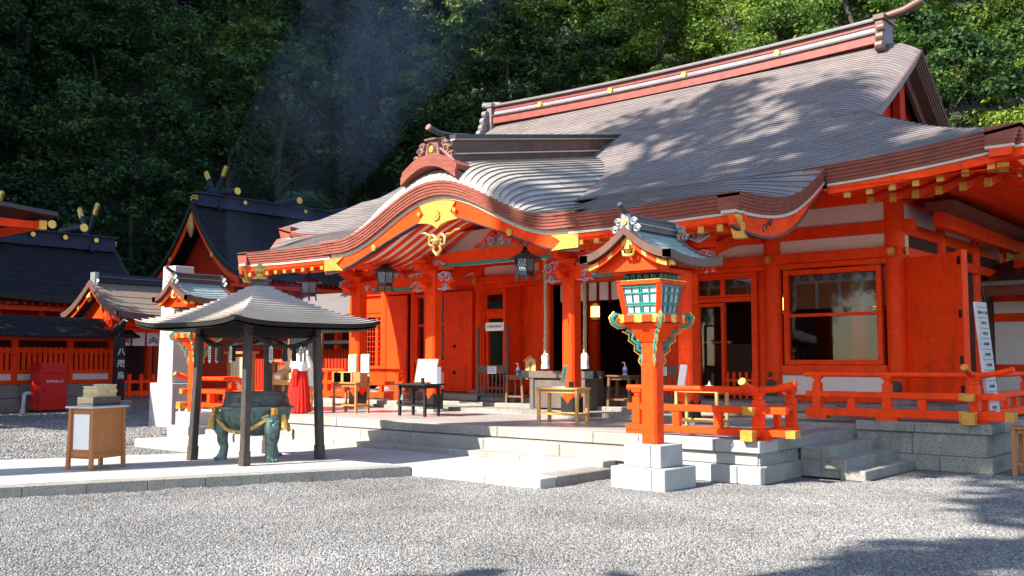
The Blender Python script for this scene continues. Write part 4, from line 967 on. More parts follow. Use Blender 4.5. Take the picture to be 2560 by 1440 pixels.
# ---------------------------------------------------------------- porch columns, beams and brackets
YK = 14.2
pc = MB()
def chamf(h0, h1, w=0.135, c=0.035):
    p = [(-w+c,-w),(w-c,-w),(w,-w+c),(w,w-c),(w-c,w),(-w+c,w),(-w,w-c),(-w,-w+c)]
    return MB().prism(p, 'z', h0, h1)
pcol = chamf(0.60, 3.30).mesh('porch_column', 'vermilion')
boot = MB()
for rz in range(4):
    R = Matrix.Rotation(rz*pi/2, 3, 'Z')
    poly = [(-0.14,0.60),(0.14,0.60),(0.14,0.93),(0.10,0.90),(0.06,0.88),(0.0,0.80),(-0.06,0.88),(-0.10,0.90),(-0.14,0.93)]
    vs = [R @ Vector((a, -0.145, b)) for a,b in poly]+[R @ Vector((a, -0.12, b)) for a,b in poly]; k_ = len(poly)
    boot.add(vs, [tuple(range(k_)), tuple(range(2*k_-1,k_-1,-1))]+[(i,(i+1)%k_,k_+(i+1)%k_,k_+i) for i in range(k_)])
boot = boot.mesh('column_boot', 'black'); pst = MB().frus((0,0,0.545),(0.5,0.5),(0,0,0.60),(0.42,0.42)).mesh('column_base', 'granite_grey', bevel=0.01)
bra = MB().frus((0,0,3.30),(0.28,0.28),(0,0,3.42),(0.42,0.42)).box(-0.52,0.52,-0.08,0.08,3.42,3.54).box(-0.08,0.08,-0.52,0.4,3.422,3.542)
for dx in (-0.42,0,0.42): bra.frus((dx,0,3.542),(0.16,0.16),(dx,0,3.62),(0.22,0.22))
bra.frus((0,-0.42,3.545),(0.16,0.16),(0,-0.42,3.62),(0.22,0.22))
bra = bra.mesh('bracket', 'vermilion', bevel=0.012)
def nosing(s):   # carved cloud-and-wave beam end, a flat carved board with painted curls
    poly = [(0,0.02),(0.18,0.0),(0.30,0.05),(0.42,0.0),(0.36,0.12),(0.46,0.20),(0.40,0.32),(0.22,0.36),(0,0.28)]
    return MB().prism([(s*a, b) for a,b in poly], 'y', -0.07, 0.07)
def curls(s):
    mb = MB()
    for cx_, cz_, r_, a0 in ((0.34,0.24,0.10,0.5),(0.16,0.24,0.07,1.2),(0.26,0.06,0.08,3.6)):
        for yo in (-0.082,):
            mb.tube([(s*a, yo, b) for a,b in spiral(cx_, cz_, r_, 1.3, a0)], 0.018, 6)
    mb.tube([(s*0.46,-0.08,0.2),(s*0.40,-0.08,0.32),(s*0.22,-0.08,0.36),(s*0.05,-0.08,0.30)], 0.016, 6).tube([(s*0.05,-0.08,0.02),(s*0.2,-0.08,0.01),(s*0.3,-0.08,0.05),(s*0.42,-0.08,0.0)], 0.016, 6)
    return mb
nos = {s: nosing(s).mesh('beam_nosing', 'vermilion', bevel=0.01) for s in (-1,1)}; cur_ = {s: curls(s).mesh('carved_curl', 'blue_carving', smooth=True) for s in (-1,1)}
PCOL = (-16.47, -14.15, -10.62, -8.22)
for x in PCOL:
    o = place('porch_column', pcol, hall, loc=(x+HX, YK+HY, 0)); place('column_boot', boot, o); place('column_base', pst, o)
    place('bracket', bra, hall, loc=(x+HX, YK+HY, 0))
    for s in (-1, 1):
        if (x == PCOL[0] and s > 0) or (x == PCOL[3] and s < 0): continue
        q = place('beam_nosing', nos[s], hall, loc=(x+HX+s*0.13, YK+HY, 3.02)); place('carved_curl', cur_[s], q)
    mb = MB().tube([(0,-0.15,0.1),(0,-0.3,0.08),(0,-0.42,0.16),(0,-0.36,0.26),(0,-0.2,0.28)], [0.05,0.07,0.07,0.05,0.03], 7); mb.build('carved_head', 'vermilion', hall, smooth=True, loc=(x+HX, YK+HY, 3.02))
def rainbow(x0, x1, z, h=0.24):
    n = 12; mb = MB()
    for i in range(n+1):
        t = i/n; x = lerp(x0, x1, t); up = 0.05*sin(pi*t)
        for dy, zz in ((-0.10, z+up*1.2), (0.10, z+up*1.2), (0.10, z+h+up), (-0.10, z+h+up)): mb.v.append((x, YK+dy, zz))
    for i in range(n):
        for j in range(4): mb.f.append((i*4+j, i*4+(j+1)%4, (i+1)*4+(j+1)%4, (i+1)*4+j))
    mb.f += [(3,2,1,0), tuple(n*4+j for j in range(4))]
    hbuild(mb, 'rainbow_beam', 'vermilion')
    a, b = x0+0.42, x1-0.42
    hbuild(MB().prism([(a,0.0),(a+0.10,0.05),(b-0.10,0.05),(b,0.0),(b-0.02,-0.012),(a+0.02,-0.012)], 'y', YK-0.125, YK-0.095).add([], []), 'beam_inlay', 'green').location = (0, 0, z+0.02)
    for s, xx in ((1, x0+0.30), (-1, x1-0.30)):
        m2 = MB().tube([(xx+s*q[0], YK-0.11, z+q[1]) for q in ((-0.12,0.14),(0.0,0.17),(0.10,0.12),(0.16,0.06),(0.22,0.1))], 0.018, 6).tube([(xx+s*a_, YK-0.11, z+b_) for a_, b_ in spiral(-0.05, 0.10, 0.06, 1.2, 0.3)], 0.016, 6)
        hbuild(m2, 'carved_curl', 'blue_carving', smooth=True)
for a, b in ((PCOL[0], PCOL[1]), (PCOL[2], PCOL[3])): rainbow(a+0.12, b-0.12, 3.04)
rainbow(PCOL[1]-0.1, PCOL[2]+0.1, 3.46, 0.26)
hbox('purlin', 'vermilion', -18.6, PCOL[1]-0.2, YK-0.09, YK+0.09, 3.63, 3.79, 0.01); hbox('purlin', 'vermilion', PCOL[2]+0.2, -6.3, YK-0.09, YK+0.09, 3.63, 3.79, 0.01)
hbox('purlin', 'vermilion', -18.6, XC-2.6, YK-0.50, YK-0.34, 3.62, 3.72, 0.01); hbox('purlin', 'vermilion', XC+2.6, -6.3, YK-0.50, YK-0.34, 3.62, 3.72, 0.01)
for x in (PCOL[0], PCOL[1], PCOL[2], PCOL[3]):            # bowed beams tying the porch to the wall
    mb = MB(); n = 10
    for i in range(n+1):
        t = i/n; y = lerp(YK+0.1, YW-0.15, t); z = lerp(3.05, 3.75, t)+0.16*sin(pi*t)
        for dx, zz in ((-0.09, z), (0.09, z), (0.09, z+0.22), (-0.09, z+0.22)): mb.v.append((x+dx, y, zz))
    for i in range(n):
        for j in range(4): mb.f.append((i*4+j, i*4+(j+1)%4, (i+1)*4+(j+1)%4, (i+1)*4+j))
    hbuild(mb, 'tie_beam', 'vermilion')
# frog-leg struts and carvings between the beams
for x in (XC, -15.3, -9.4):
    mb = MB(); zb_ = 3.80 if x == XC else 3.30
    sc2 = 1.0 if x == XC else 0.75
    for s in (-1, 1):
        mb.tube([(x+s*a*sc2, YK-0.03, zb_+b*sc2) for a,b in ((0.04,0.28),(0.14,0.26),(0.26,0.16),(0.42,0.06),(0.58,0.02))], [0.06,0.06,0.05,0.05,0.03], 7)
    hbuild(mb, 'frog_leg_strut', 'vermilion', smooth=True)
    mb = MB()
    for s in (-1, 1):
        mb.tube([(x+s*a*sc2, YK-0.06, zb_+b*sc2) for a,b in spiral(0.14,0.10,0.09,1.4,0.4)], 0.022, 6).tube([(x+s*a*sc2, YK-0.06, zb_+b*sc2) for a,b in spiral(0.34,0.06,0.06,1.2,0.4)], 0.018, 6)
    hbuild(mb, 'carved_curl', 'blue_carving', smooth=True)
for x in (-10.1, -7.9, -14.7, -16.9):
    mb = MB()
    for q in range(5): mb.tube([(x, YK-0.15, 3.52), (x+0.18*cos(2.6-0.5*q), YK-0.16, 3.50+0.16*sin(2.6-0.5*q)), (x+0.26*cos(2.6-0.5*q), YK-0.15, 3.5+0.22*sin(2.6-0.5*q))], [0.03,0.03,0.012], 6)
    hbuild(mb, 'carved_curl', 'blue_carving', smooth=True)
# porch soffit and rafters
for x0, x1 in ((-18.6, XC-2.75), (XC+2.75, -6.32)):
    hbuild(MB().add([(x0,12.5,3.535),(x1,12.5,3.535),(x1,YW,4.9),(x0,YW,4.9)], [(0,1,2,3)]), 'soffit', 'vermilion', fix=False)
raf2 = MB().beam((0,0,0), (0,2.0,0.62), 0.08, 0.10).mesh('rafter', 'vermilion')
for x0, x1 in ((-18.5, XC-2.9), (XC+2.9, -6.4)):
    n = int((x1-x0)/0.31)
    for i in range(n+1):
        for dy, dz, off in ((12.56, 3.49, 0), (12.98, 3.55, 0.155)):
            xx = x0+0.31*i+off
            if xx > x1: continue
            o = place('rafter', raf2, hall, loc=(xx+HX, dy+HY, dz)); place('rafter_cap', cap, o)
hbuild(MB().add([(XC-2.8,14.42,3.5),(XC+2.8,14.42,3.5),(XC+2.8,14.42,4.6),(XC-2.8,14.42,4.6)], [(0,1,2,3)]), 'tympanum', 'plaster', fix=False)
hbuild(MB().add([(XC-2.8,14.43,3.95),(XC+2.8,14.43,3.95),(XC+2.8,YW,4.6),(XC-2.8,YW,4.6)], [(0,1,2,3)]), 'soffit', 'vermilion', fix=False)
# ---------------------------------------------------------------- small curved gable roof used by lanterns and gates
def gable_roof(parent, hw, y0, y1, ze, zr_, m, edge, thick=0.08, nl=8, sag=0.35, ny=10, up=0.05, step=0.012, rounded=True, nm='roof', tilt=0.0):
    """ridge along local y; concave slopes, rising a little at the ends; laid in courses"""
    def zf(a, y):
        t = a/hw; prof = (1-t); prof = prof*(1-sag)+prof*prof*sag
        e = abs((y-(y0+y1)/2)/((y1-y0)/2))
        return ze+(zr_-ze)*prof + up*e*e*t + up*0.6*t**4 + tilt*(y-y0)
    mb = MB(); ysl = [lerp(y0, y1, i/ny) for i in range(ny+1)]
    for s in (-1, 1):
        rows = []
        for i in range(nl):
            a, b = hw*(1-i/nl), hw*(1-(i+1)/nl)
            rows.append([(s*a, y, zf(a, y)+step) for y in ysl]); rows.append([(s*b, y, zf(b, y)) for y in ysl])
        n1 = ny+1; vs = [v for r in rows for v in r]
        mb.add(vs, [(i*n1+j, (i+1)*n1+j, (i+1)*n1+j+1, i*n1+j+1) for i in range(len(rows)-1) for j in range(n1-1)])
    mb.build(nm, m, parent)
    eb = MB(); na = 12
    for s in (-1, 1):                                # thick verge at both gable ends and eave along the sides
        for yv, o in ((y0, -1), (y1, 1)):
            base = len(eb.v)
            for i in range(na+1):
                a = hw*(1-i/na); z = zf(a, yv)+step
                for dy, dz in ((0, 0), (0, -thick), (-o*0.12, -thick), (-o*0.12, -0.004)): eb.v.append((s*a, yv+dy, z+dz))
            for i in range(na):
                for j in range(4): eb.f.append((base+i*4+j, base+i*4+(j+1)%4, base+(i+1)*4+(j+1)%4, base+(i+1)*4+j))
            eb.f += [(base+3, base+2, base+1, base), tuple(base+na*4+j for j in range(4))]
        base = len(eb.v)
        for y in ysl:
            z = zf(hw, y)+step
            for dx, dz in ((0.004, 0), (0.0, -thick), (-0.12, -thick), (-0.12, -0.004)): eb.v.append((s*(hw+dx), y, z+dz))
        for i in range(ny):
            for j in range(4): eb.f.append((base+i*4+j, base+i*4+(j+1)%4, base+(i+1)*4+(j+1)%4, base+(i+1)*4+j))
        eb.f += [(base+3, base+2, base+1, base), tuple(base+ny*4+j for j in range(4))]
    eb.build('roof_edge', edge, parent)
    return zf

# ---------------------------------------------------------------- standing lanterns
def standing_lantern(x, y, label):
    t = thing('standing_lantern', label, 'lantern', (x, y, 0))
    box('base_stone', 'granite_pale', t, -0.385, 0.20, -0.37, 0.37, 0.0, 0.275, 0.008); box('base_stone', 'granite_pale', t, 0.208, 0.385, -0.37, 0.37, 0.0, 0.275, 0.008)
    box('base_stone', 'granite_pale', t, -0.265, 0.12, -0.26, 0.26, 0.277, 0.545, 0.008); box('base_stone', 'granite_pale', t, 0.128, 0.265, -0.26, 0.26, 0.277, 0.545, 0.008)
    chamf(0.54, 2.02, 0.108, 0.026).build('post', 'vermilion', t)
    MB().frus((0,0,1.80),(0.25,0.25),(0,0,2.03),(0.5,0.5)).build('post_head', 'vermilion', t)
    # diagonal bracket arms with carved cloud ends and carved spandrels below them
    arm = MB()
    arm.prism([(0.1,-0.02),(0.42,0.02),(0.52,0.08),(0.5,0.14),(0.1,0.06)], 'y', -0.045, 0.045); arm = arm.mesh('bracket_arm', 'vermilion', bevel=0.008)
    cl = MB().tube([(a,0,b) for a,b in ((0.36,0.03),(0.46,0.02),(0.54,0.07),(0.555,0.13),(0.51,0.18),(0.45,0.165),(0.435,0.12),(0.48,0.095))], [0.03,0.036,0.036,0.034,0.032,0.03,0.026,0.016], 7)
    cl = cl.mesh('carved_cloud', 'teal', smooth=True)
    cg = MB().tube([(a,-0.0,b) for a,b in ((0.38,0.0),(0.48,-0.01),(0.57,0.05),(0.60,0.14),(0.53,0.22))], 0.014, 6).mesh('cloud_rim', 'gold', smooth=True)
    sp = MB()
    for pts in (((0.13,-0.5),(0.15,-0.40),(0.13,-0.34),(0.2,-0.3),(0.2,-0.22),(0.28,-0.16),(0.26,-0.08),(0.36,-0.03)),((0.13,-0.12),(0.2,-0.10),(0.24,-0.03)),((0.14,-0.26),(0.2,-0.2),(0.18,-0.12))):
        sp.tube([(a,0,b) for a,b in pts], 0.027, 6)
    sp = sp.mesh('carved_spandrel', 'teal', smooth=True)
    sg = MB().tube([(a,0,b) for a,b in ((0.15,-0.53),(0.19,-0.46),(0.17,-0.38),(0.25,-0.32),(0.245,-0.24),(0.33,-0.18),(0.32,-0.10),(0.42,-0.05))], 0.011, 6).mesh('spandrel_rim', 'gold', smooth=True)
    for q in range(4):
        a = place('bracket_arm', arm, t, loc=(0,0,1.975), rot=(0,0,pi/4+q*pi/2), scale=(0.9,0.9,0.9)); place('carved_cloud', cl, a); place('cloud_rim', cg, a); place('carved_spandrel', sp, a); place('spandrel_rim', sg, a)
    # sill ring, fire box with barred panes, lintel
    box('sill', 'vermilion', t, -0.31, 0.31, -0.31, 0.31, 2.04, 2.13, 0.006)
    for q in range(4):
        g_ = MB()
        for xx in (-0.26, 0.0, 0.26): g_.box(xx-0.055, xx+0.055, -0.316, -0.309, 2.035, 2.135)
        g_.build('sill_plate', 'gold', t, rot=(0,0,q*pi/2))
        R = q*pi/2
        f = MB()
        b0, b1, z0, z1 = 0.215, 0.262, 2.13, 2.50
        def fp(a, z): return (a, -lerp(b0+0.01, b1+0.01, (z-z0)/(z1-z0)), z)
        def bar(a0, zz0, a1, zz1, w, m_):
            m_.beam(fp(a0, zz0), fp(a1, zz1), w, w)
        for a in (-1, 1): bar(a*b0, z0, a*b1, z1, 0.03, f)
        bar(-b0, z0+0.015, b0, z0+0.015, 0.03, f); bar(-b1, z1-0.015, b1, z1-0.015, 0.03, f)
        for k_ in (-0.5, -0.06, 0.06, 0.5): bar(k_*b0, z0, k_*b1, z1, 0.016, f)
        for zz in (z0+0.12, z0+0.145, z1-0.10): bar(-lerp(b0,b1,(zz-z0)/(z1-z0)), zz, lerp(b0,b1,(zz-z0)/(z1-z0)), zz, 0.016, f)
        ff = f.build('pane_frame', 'teal', t, rot=(0,0,R))
        MB().add([fp(-b0,z0), fp(b0,z0), fp(b1,z1), fp(-b1,z1)], [(0,1,2,3)]).build('pane', 'frosted', ff, fix=False, loc=(0,0.012,0))
        MB().beam((-b0-0.02,-b0-0.02,2.13),(-b1-0.03,-b1-0.03,2.52),0.055,0.055).build('corner_post', 'vermilion', t, rot=(0,0,R))
        cv = MB()
        for i in range(5): cv.tube([(-0.2+0.1*i+a_, -0.262, 2.585+b_) for a_, b_ in spiral(0,0,0.04,1.3,0.5*i)], 0.012, 5)
        cv.build('carved_frieze', 'green', t, rot=(0,0,R))
    box('lintel', 'vermilion', t, -0.315, 0.315, -0.315, 0.315, 2.50, 2.55, 0.006); box('lintel_band', 'gold', t, -0.318, 0.318, -0.318, 0.318, 2.55, 2.562)
    box('frieze_core', 'black', t, -0.24, 0.24, -0.24, 0.24, 2.562, 2.64); box('eave_beam', 'vermilion', t, -0.36, 0.36, -0.36, 0.36, 2.64, 2.70, 0.006)
    zf = gable_roof(t, 0.66, -0.62, 0.62, 2.76, 3.18, 'verdigris', 'ridge_brown', thick=0.10, nl=8, sag=0.55, up=0.06, step=0.014)
    # gable fill, bargeboards with gilt plates, pendant
    for o, yv in ((-1, -0.55), (1, 0.55)):
        gp = [(a, zf(abs(a), yv)-0.10) for a in [-0.56+0.07*i for i in range(17)]]
        MB().prism([(a, z-0.015) for a, z in gp]+[(0.5,2.66),(-0.5,2.66)], 'y', yv*0.78, yv*0.78+0.02).build('gable_panel', 'vermilion', t)
        mb = MB(); k_ = len(gp)
        for a, z in gp:
            for dy, dz in ((0, 0), (0, -0.075), (-o*0.03, -0.075), (-o*0.03, 0)): mb.v.append((a, yv+dy, z+dz))
        for i in range(k_-1):
            for j in range(4): mb.f.append((i*4+j, i*4+(j+1)%4, (i+1)*4+(j+1)%4, (i+1)*4+j))
        mb.f += [(3,2,1,0), tuple((k_-1)*4+j for j in range(4))]
        mb.build('bargeboard', 'vermilion', t)
        for i0, i1 in ((0,2),(4,5),(7,9),(11,12),(14,16)):
            mb = MB()
            for i in range(i0, i1+1):
                a, z = gp[i]
                for dz in (-0.01, -0.068): mb.v.append((a, yv+o*0.004, z+dz))
            for i in range(i1-i0): mb.f.append((i*2, i*2+1, i*2+3, i*2+2))
            mb.build('gilt_plate', 'gold', t, fix=False)
        mb = MB().tube([(0,yv*0.93,3.02),(0,yv*0.95,2.92),(0,yv*0.93,2.86)], [0.03,0.05,0.02], 8)
        for s in (-1, 1): mb.tube([(s*a, yv*0.93, b) for a, b in ((0.0,2.84),(0.07,2.85),(0.09,2.92),(0.05,2.94))], 0.02, 6)
        mb.build('carved_pendant', 'gold', t, smooth=True)
    for s in (-1, 1):
        for i in range(9): MB().box(s*0.5-0.03,s*0.5+0.03,-0.5+0.118*i,-0.46+0.118*i,2.70,2.75).build('rafter', 'vermilion', t)
        box('gilt_plate', 'gold', t, s*0.56-0.05, s*0.56+0.05, -0.52, -0.44, 2.69, 2.75)
    # ridge with curled ends
    box('ridge', 'ridge_dark', t, -0.06, 0.06, -0.52, 0.52, 3.17, 3.235); box('ridge_line', 'silver', t, -0.075, 0.075, -0.53, 0.53, 3.235, 3.25); box('ridge', 'ridge_dark', t, -0.05, 0.05, -0.52, 0.52, 3.25, 3.31)
    MB().tube([(0, 0.60, 3.33), (0, -0.3, 3.32), (0, -0.5, 3.335), (0, -0.62, 3.39), (0, -0.70, 3.45)], [0.035,0.035,0.035,0.034,0.034], 8).build('ridge_cap', 'ridge_dark', t, smooth=True)
    for o in (-1, 1):
        mb = MB().prism([(-0.07,3.12),(0.07,3.12),(0.05,3.34),(-0.05,3.34)], 'y', o*0.53, o*0.59)
        for s in (-1, 1):
            for cx_, cz_, r_ in ((0.11,3.24,0.05),(0.16,3.15,0.05)): mb.tube([(s*a, o*0.56, b) for a,b in spiral(cx_,cz_,r_,1.3,0.2)], 0.018, 6)
        mb.build('ridge_end', 'silver', t)
        MB().tube([(0,o*0.59,3.24),(0,o*0.605,3.24)], 0.035, 10).build('ridge_boss', 'gold', t)
    return t
standing_lantern(-6.53, 10.40, 'vermilion and teal standing lantern on granite blocks beside the terrace corner railing')
standing_lantern(-17.82, 11.02, 'vermilion standing lantern half hidden behind the incense shelter, beside the stone pillar')

# ---------------------------------------------------------------- railings of the terrace and podium
def railing(name, label, x0, x1, y, zb, side=0, side_len=0.0, gold=(True, True), h=(0.13, 0.30, 0.42, 0.64), posts=None, struts=(), group=None, left_open=True):
    t = thing(name, label, 'railing', (x0, y, zb))
    L = x1-x0; H0, H1, H2, H3 = h
    def run(L, root, e0, e1, posts, struts):
        mb = MB(); n = 16
        box('sill_beam', 'vermilion', root, -e0, L+e1, -0.075, 0.075, 0.045, H0, 0.008)
        for a in posts: box('sill_foot', 'vermilion', root, a-0.16, a+0.16, -0.074, 0.074, 0.0, 0.047)
        box('middle_rail', 'vermilion', root, -e0*0.7, L+e1*0.7, -0.055, 0.055, H2-0.09, H2, 0.008)
        pts = [(lerp(-e0, L+e1, i/n), 0, H3 + 0.09*max(0, (lerp(-e0, L+e1, i/n)-L)/max(e1, 0.01))**1.5*(e1 > 0.2)) for i in range(n+1)]
        MB().tube(pts, 0.042, 10).build('top_rail', 'vermilion', root, smooth=True)
        for a in posts:
            MB().frus((a,0,H0),(0.13,0.13),(a,0,H3-0.13),(0.125,0.125)).frus((a,0,H3-0.13),(0.085,0.085),(a,0,H3-0.07),(0.085,0.085)).frus((a,0,H3-0.07),(0.14,0.11),(a,0,H3-0.02),(0.17,0.12)).build('post', 'vermilion', root, bevel=0.006)
        for a in struts: box('strut', 'vermilion', root, a-0.055, a+0.055, -0.04, 0.04, H0, H2-0.09, 0.004)
    run(L, t, 0.05 if left_open else 0.30, 0.42, posts or (0.12, L/2, L-0.10), struts)
    if gold[1]:
        for z0, z1, w in ((0.0, H0+0.006, 0.082), (H2-0.096, H2+0.006, 0.062)): box('gilt_cap', 'gold_paint', t, L-0.30, L-0.17 if z0 == 0 else L-0.12, -w, w, z0, z1)
        for z0, z1, w in ((0.0, H0+0.006, 0.082),): box('gilt_cap', 'gold_paint', t, L+0.30, L+0.425, -w, w, z0+0.04, z1)
    if side:
        e = bpy.data.objects.new('side_run', None); COL.objects.link(e)
        # the return of the railing at right angles: parts of the same thing, turned
        Ls = side_len
        R = pi/2
        px = L-0.10
        box('sill_beam', 'vermilion', t, px-0.074, px+0.074, -0.36, Ls+0.05, 0.047, H0-0.002, 0.008)
        box('middle_rail', 'vermilion', t, px-0.054, px+0.054, -0.30, Ls+0.03, H2-0.088, H2-0.002, 0.008)
        n = 14; pts = [(px, lerp(-0.42, Ls+0.05, i/n), H3+0.0 + 0.10*max(0, (-lerp(-0.42, Ls+0.05, i/n)-0.08)/0.34)**1.5) for i in range(n+1)]
        MB().tube(pts, 0.043, 10).build('top_rail', 'vermilion', t, smooth=True)
        MB().tube([(px, -0.425, H3+0.10), (px, -0.455, H3+0.118)], 0.05, 10).build('gilt_cap', 'gold_paint', t)
        box('gilt_cap', 'gold_paint', t, px-0.082, px+0.082, -0.365, -0.24, 0.0, H0+0.005); box('gilt_cap', 'gold_paint', t, px-0.06, px+0.06, -0.305, -0.22, H2-0.095, H2+0.005)
        a = Ls-0.07
        MB().frus((px,a,H0),(0.13,0.13),(px,a,H3-0.13),(0.125,0.125)).frus((px,a,H3-0.13),(0.085,0.085),(px,a,H3-0.07),(0.085,0.085)).frus((px,a,H3-0.07),(0.11,0.14),(px,a,H3-0.02),(0.12,0.17)).build('post', 'vermilion', t, bevel=0.006)
        box('sill_foot', 'vermilion', t, px-0.073, px+0.073, a-0.16, a+0.1, 0.0, 0.048)
        k_ = 0.55
        while k_ < Ls-0.3: box('strut', 'vermilion', t, px-0.04, px+0.04, k_-0.05, k_+0.05, H0, H2-0.09, 0.004); k_ += 0.55
        bpy.data.objects.remove(e)
    return t
railing('corner_railing', 'orange red railing turning the terrace corner behind the near standing lantern', -7.72, -5.66, 11.72, 0.55, side=1, side_len=1.05, posts=(0.12, 1.96), struts=(0.75, 1.38))
railing('veranda_railing', 'vermilion railing along the stone podium in front of the wide window', -6.40, -3.86, 14.78, 0.68, side=1, side_len=3.0, h=(0.17, 0.3, 0.42, 0.68), posts=(0.14, 1.22, 2.44), struts=(0.68, 1.72))
def mirror_rail(name, label, x0, x1, y, zb, **kw):
    t = railing(name, label, x0, x1, y, zb, **kw); t.scale = (-1, 1, 1); t.location.x = x1; return t
mirror_rail('corner_railing', 'orange railing at the far terrace corner beside the bronze incense burner shelter', -19.1, -17.06, 11.72, 0.55, side=1, side_len=1.05, posts=(0.12, 1.94), struts=(0.7, 1.3))
mirror_rail('veranda_railing', 'orange railing stretch behind the boxed fortune table at the far side of the porch', -18.6, -15.85, 14.95, 0.70, h=(0.17, 0.3, 0.42, 0.66), posts=(0.14, 1.3, 2.6), struts=(0.7, 2.0), gold=(True, False))

# ---------------------------------------------------------------- incense shelter and burner
KC = (-12.08, 8.50)
ks = thing('incense_shelter', 'dark wooden four post shelter with striped curved pyramid roof over the incense burner', 'shelter', (KC[0], KC[1], 0.14))
for sx in (-1, 1):
    for sy in (-1, 1):
        mb = MB(); b, tp = 0.645, 0.59
        mb.frus((sx*b, sy*b, 0), (0.105,0.105), (sx*tp, sy*tp, 2.0), (0.10,0.10)); mb.build('post', 'dark_wood', ks, bevel=0.008)
        MB().frus((sx*b, sy*b, -0.002), (0.118,0.118), (sx*(b-0.008), sy*(b-0.008), 0.2), (0.116,0.116)).build('post_shoe', 'dark_wood', ks, bevel=0.004)
for q in range(4):
    MB().box(-0.60,0.60,-0.60,-0.53,1.76,2.02).build('beam', 'black_wood', ks, rot=(0,0,q*pi/2), bevel=0.006)
def kz(u, v):                                      # pyramid with concave hips and lifted corners; u,v in -1..1
    t = max(abs(u), abs(v)); base = 1.93+0.66*((1-t)*0.62+(1-t)**2*0.38)
    c = min(abs(u), abs(v))/max(t, 1e-6)
    return base + 0.075*t**3*c**4
KHW = 1.25; NL = 17; NS = 16
for q in range(4):
    mb = MB(); rows = []
    for i in range(NL):
        t0 = 1-i/NL*0.93; t1 = 1-(i+1)/NL*0.93
        for t, st, ex in ((t0, 0.026, 1.0), (t0, 0.023, 1.012), (t1, 0.0, 1.0)):
            rows.append([(KHW*t*ex*(-1+2*j/NS), -KHW*t*ex, kz(t*(-1+2*j/NS), t)+st) for j in range(NS+1)])
    n1 = NS+1; mb.add([v for r in rows for v in r], [(i*n1+j, i*n1+j+1, (i+1)*n1+j+1, (i+1)*n1+j) for i in range(len(rows)-1) for j in range(NS)])
    mb.build('roof', 'shingle', ks, rot=(0,0,q*pi/2), fix=False)
    mb = MB().grid(lambda i, j: (KHW*(-1+2*j/NS)*(1-0.5*i), -KHW*(1-0.5*i), (kz(-1+2*j/NS, 1)-0.07 if i == 0 else 2.02)), 2, NS+1); mb.build('soffit', 'black_wood', ks, rot=(0,0,q*pi/2), fix=False)
    pth = [(KHW*(-1+2*j/NS), -KHW, kz(-1+2*j/NS, 1)+0.02) for j in range(NS+1)]
    MB().sweep(pth, [(0,-1,0)]*(NS+1), [(0.005,0.0),(0.0,-0.06),(-0.1,-0.06),(-0.1,0.0)]).build('eave_edge', 'black_wood', ks, rot=(0,0,q*pi/2))
MB().frus((0,0,2.50),(0.20,0.20),(0,0,2.60),(0.18,0.18)).frus((0,0,2.60),(0.24,0.24),(0,0,2.625),(0.24,0.24)).build('finial_base', 'bronze_dark', ks)
MB().lathe([(0.11,2.625),(0.11,2.65),(0.055,2.67),(0.055,2.70),(0.095,2.735),(0.10,2.77),(0.06,2.82),(0.018,2.85),(0.014,2.88)], 16).build('finial', 'gold', ks, smooth=True)
def twisted(pts, r, strands=3, tw=9.0, n=None):    # rope made of strands
    pts = [Vector(p) for p in pts]; mb = MB()
    ln = sum((pts[i+1]-pts[i]).length for i in range(len(pts)-1)); n = n or max(12, int(ln/(r*1.2)))
    def P(t):
        s_ = t*(len(pts)-1); i = min(len(pts)-2, int(s_)); return pts[i].lerp(pts[i+1], s_-i)
    for k_ in range(strands):
        q = []
        for i in range(n+1):
            t = i/n; p = P(t); d = (P(min(1, t+0.01))-P(max(0, t-0.01))).normalized(); a = d.orthogonal().normalized() if abs(d.z) < 0.99 else Vector((1,0,0)); b = d.cross(a)
            an = 2*pi*k_/strands + t*ln/r/tw*2*pi*0.35
            q.append(p+(a*cos(an)+b*sin(an))*r*0.55)
        mb.tube(q, r*0.6, 5)
    return mb
for q in range(4):
    pts = [(lerp(-0.58,0.58,i/14), -0.64, 1.80-0.17*sin(pi*i/14)) for i in range(15)]
    o = twisted(pts, 0.024).build('straw_rope', 'rope_dark', ks, rot=(0,0,q*pi/2))
    for xx in (-0.25, 0.27):
        zz = [(xx+0.02*(-1)**i, -0.65, 1.62-0.035*i) for i in range(7)]
        mb = MB()
        for a, b in zip(zz, zz[1:]): mb.beam(a, b, 0.004, 0.05, up=(1,0,0))
        mb.build('paper_streamer', 'paper', o)
    MB().tube([(0,-0.64,1.63),(0,-0.64,1.42)], [0.028,0.04], 8).build('straw_tassel', 'rope_dark', o)
ib = thing('incense_burner', 'green bronze three legged incense cauldron draped with a gold rope', 'incense burner', (KC[0]-0.02, KC[1], 0.14))
MB().lathe([(0.10,0.34),(0.26,0.37),(0.40,0.46),(0.47,0.58),(0.495,0.70),(0.50,0.735),(0.545,0.74),(0.55,0.77),(0.50,0.775)], 36).build('bowl', 'bronze', ib, smooth=True)
MB().lathe([(0.50,0.77),(0.475,0.80),(0.465,0.84),(0.47,0.845),(0.455,0.90),(0.455,0.905),(0.44,0.95),(0.45,0.955),(0.45,0.975),(0.40,0.975),(0.38,0.86),(0.02,0.85)], 36).build('rim', 'bronze_dark', ib, smooth=True)
for k_ in range(28):
    a = 2*pi*k_/28; MB().lathe([(0.014,-0.01),(0.014,0.005),(0.004,0.012)], 6).build('rim_stud', 'bronze_dark', ib, loc=(0.44*cos(a), 0.44*sin(a), 0.962))
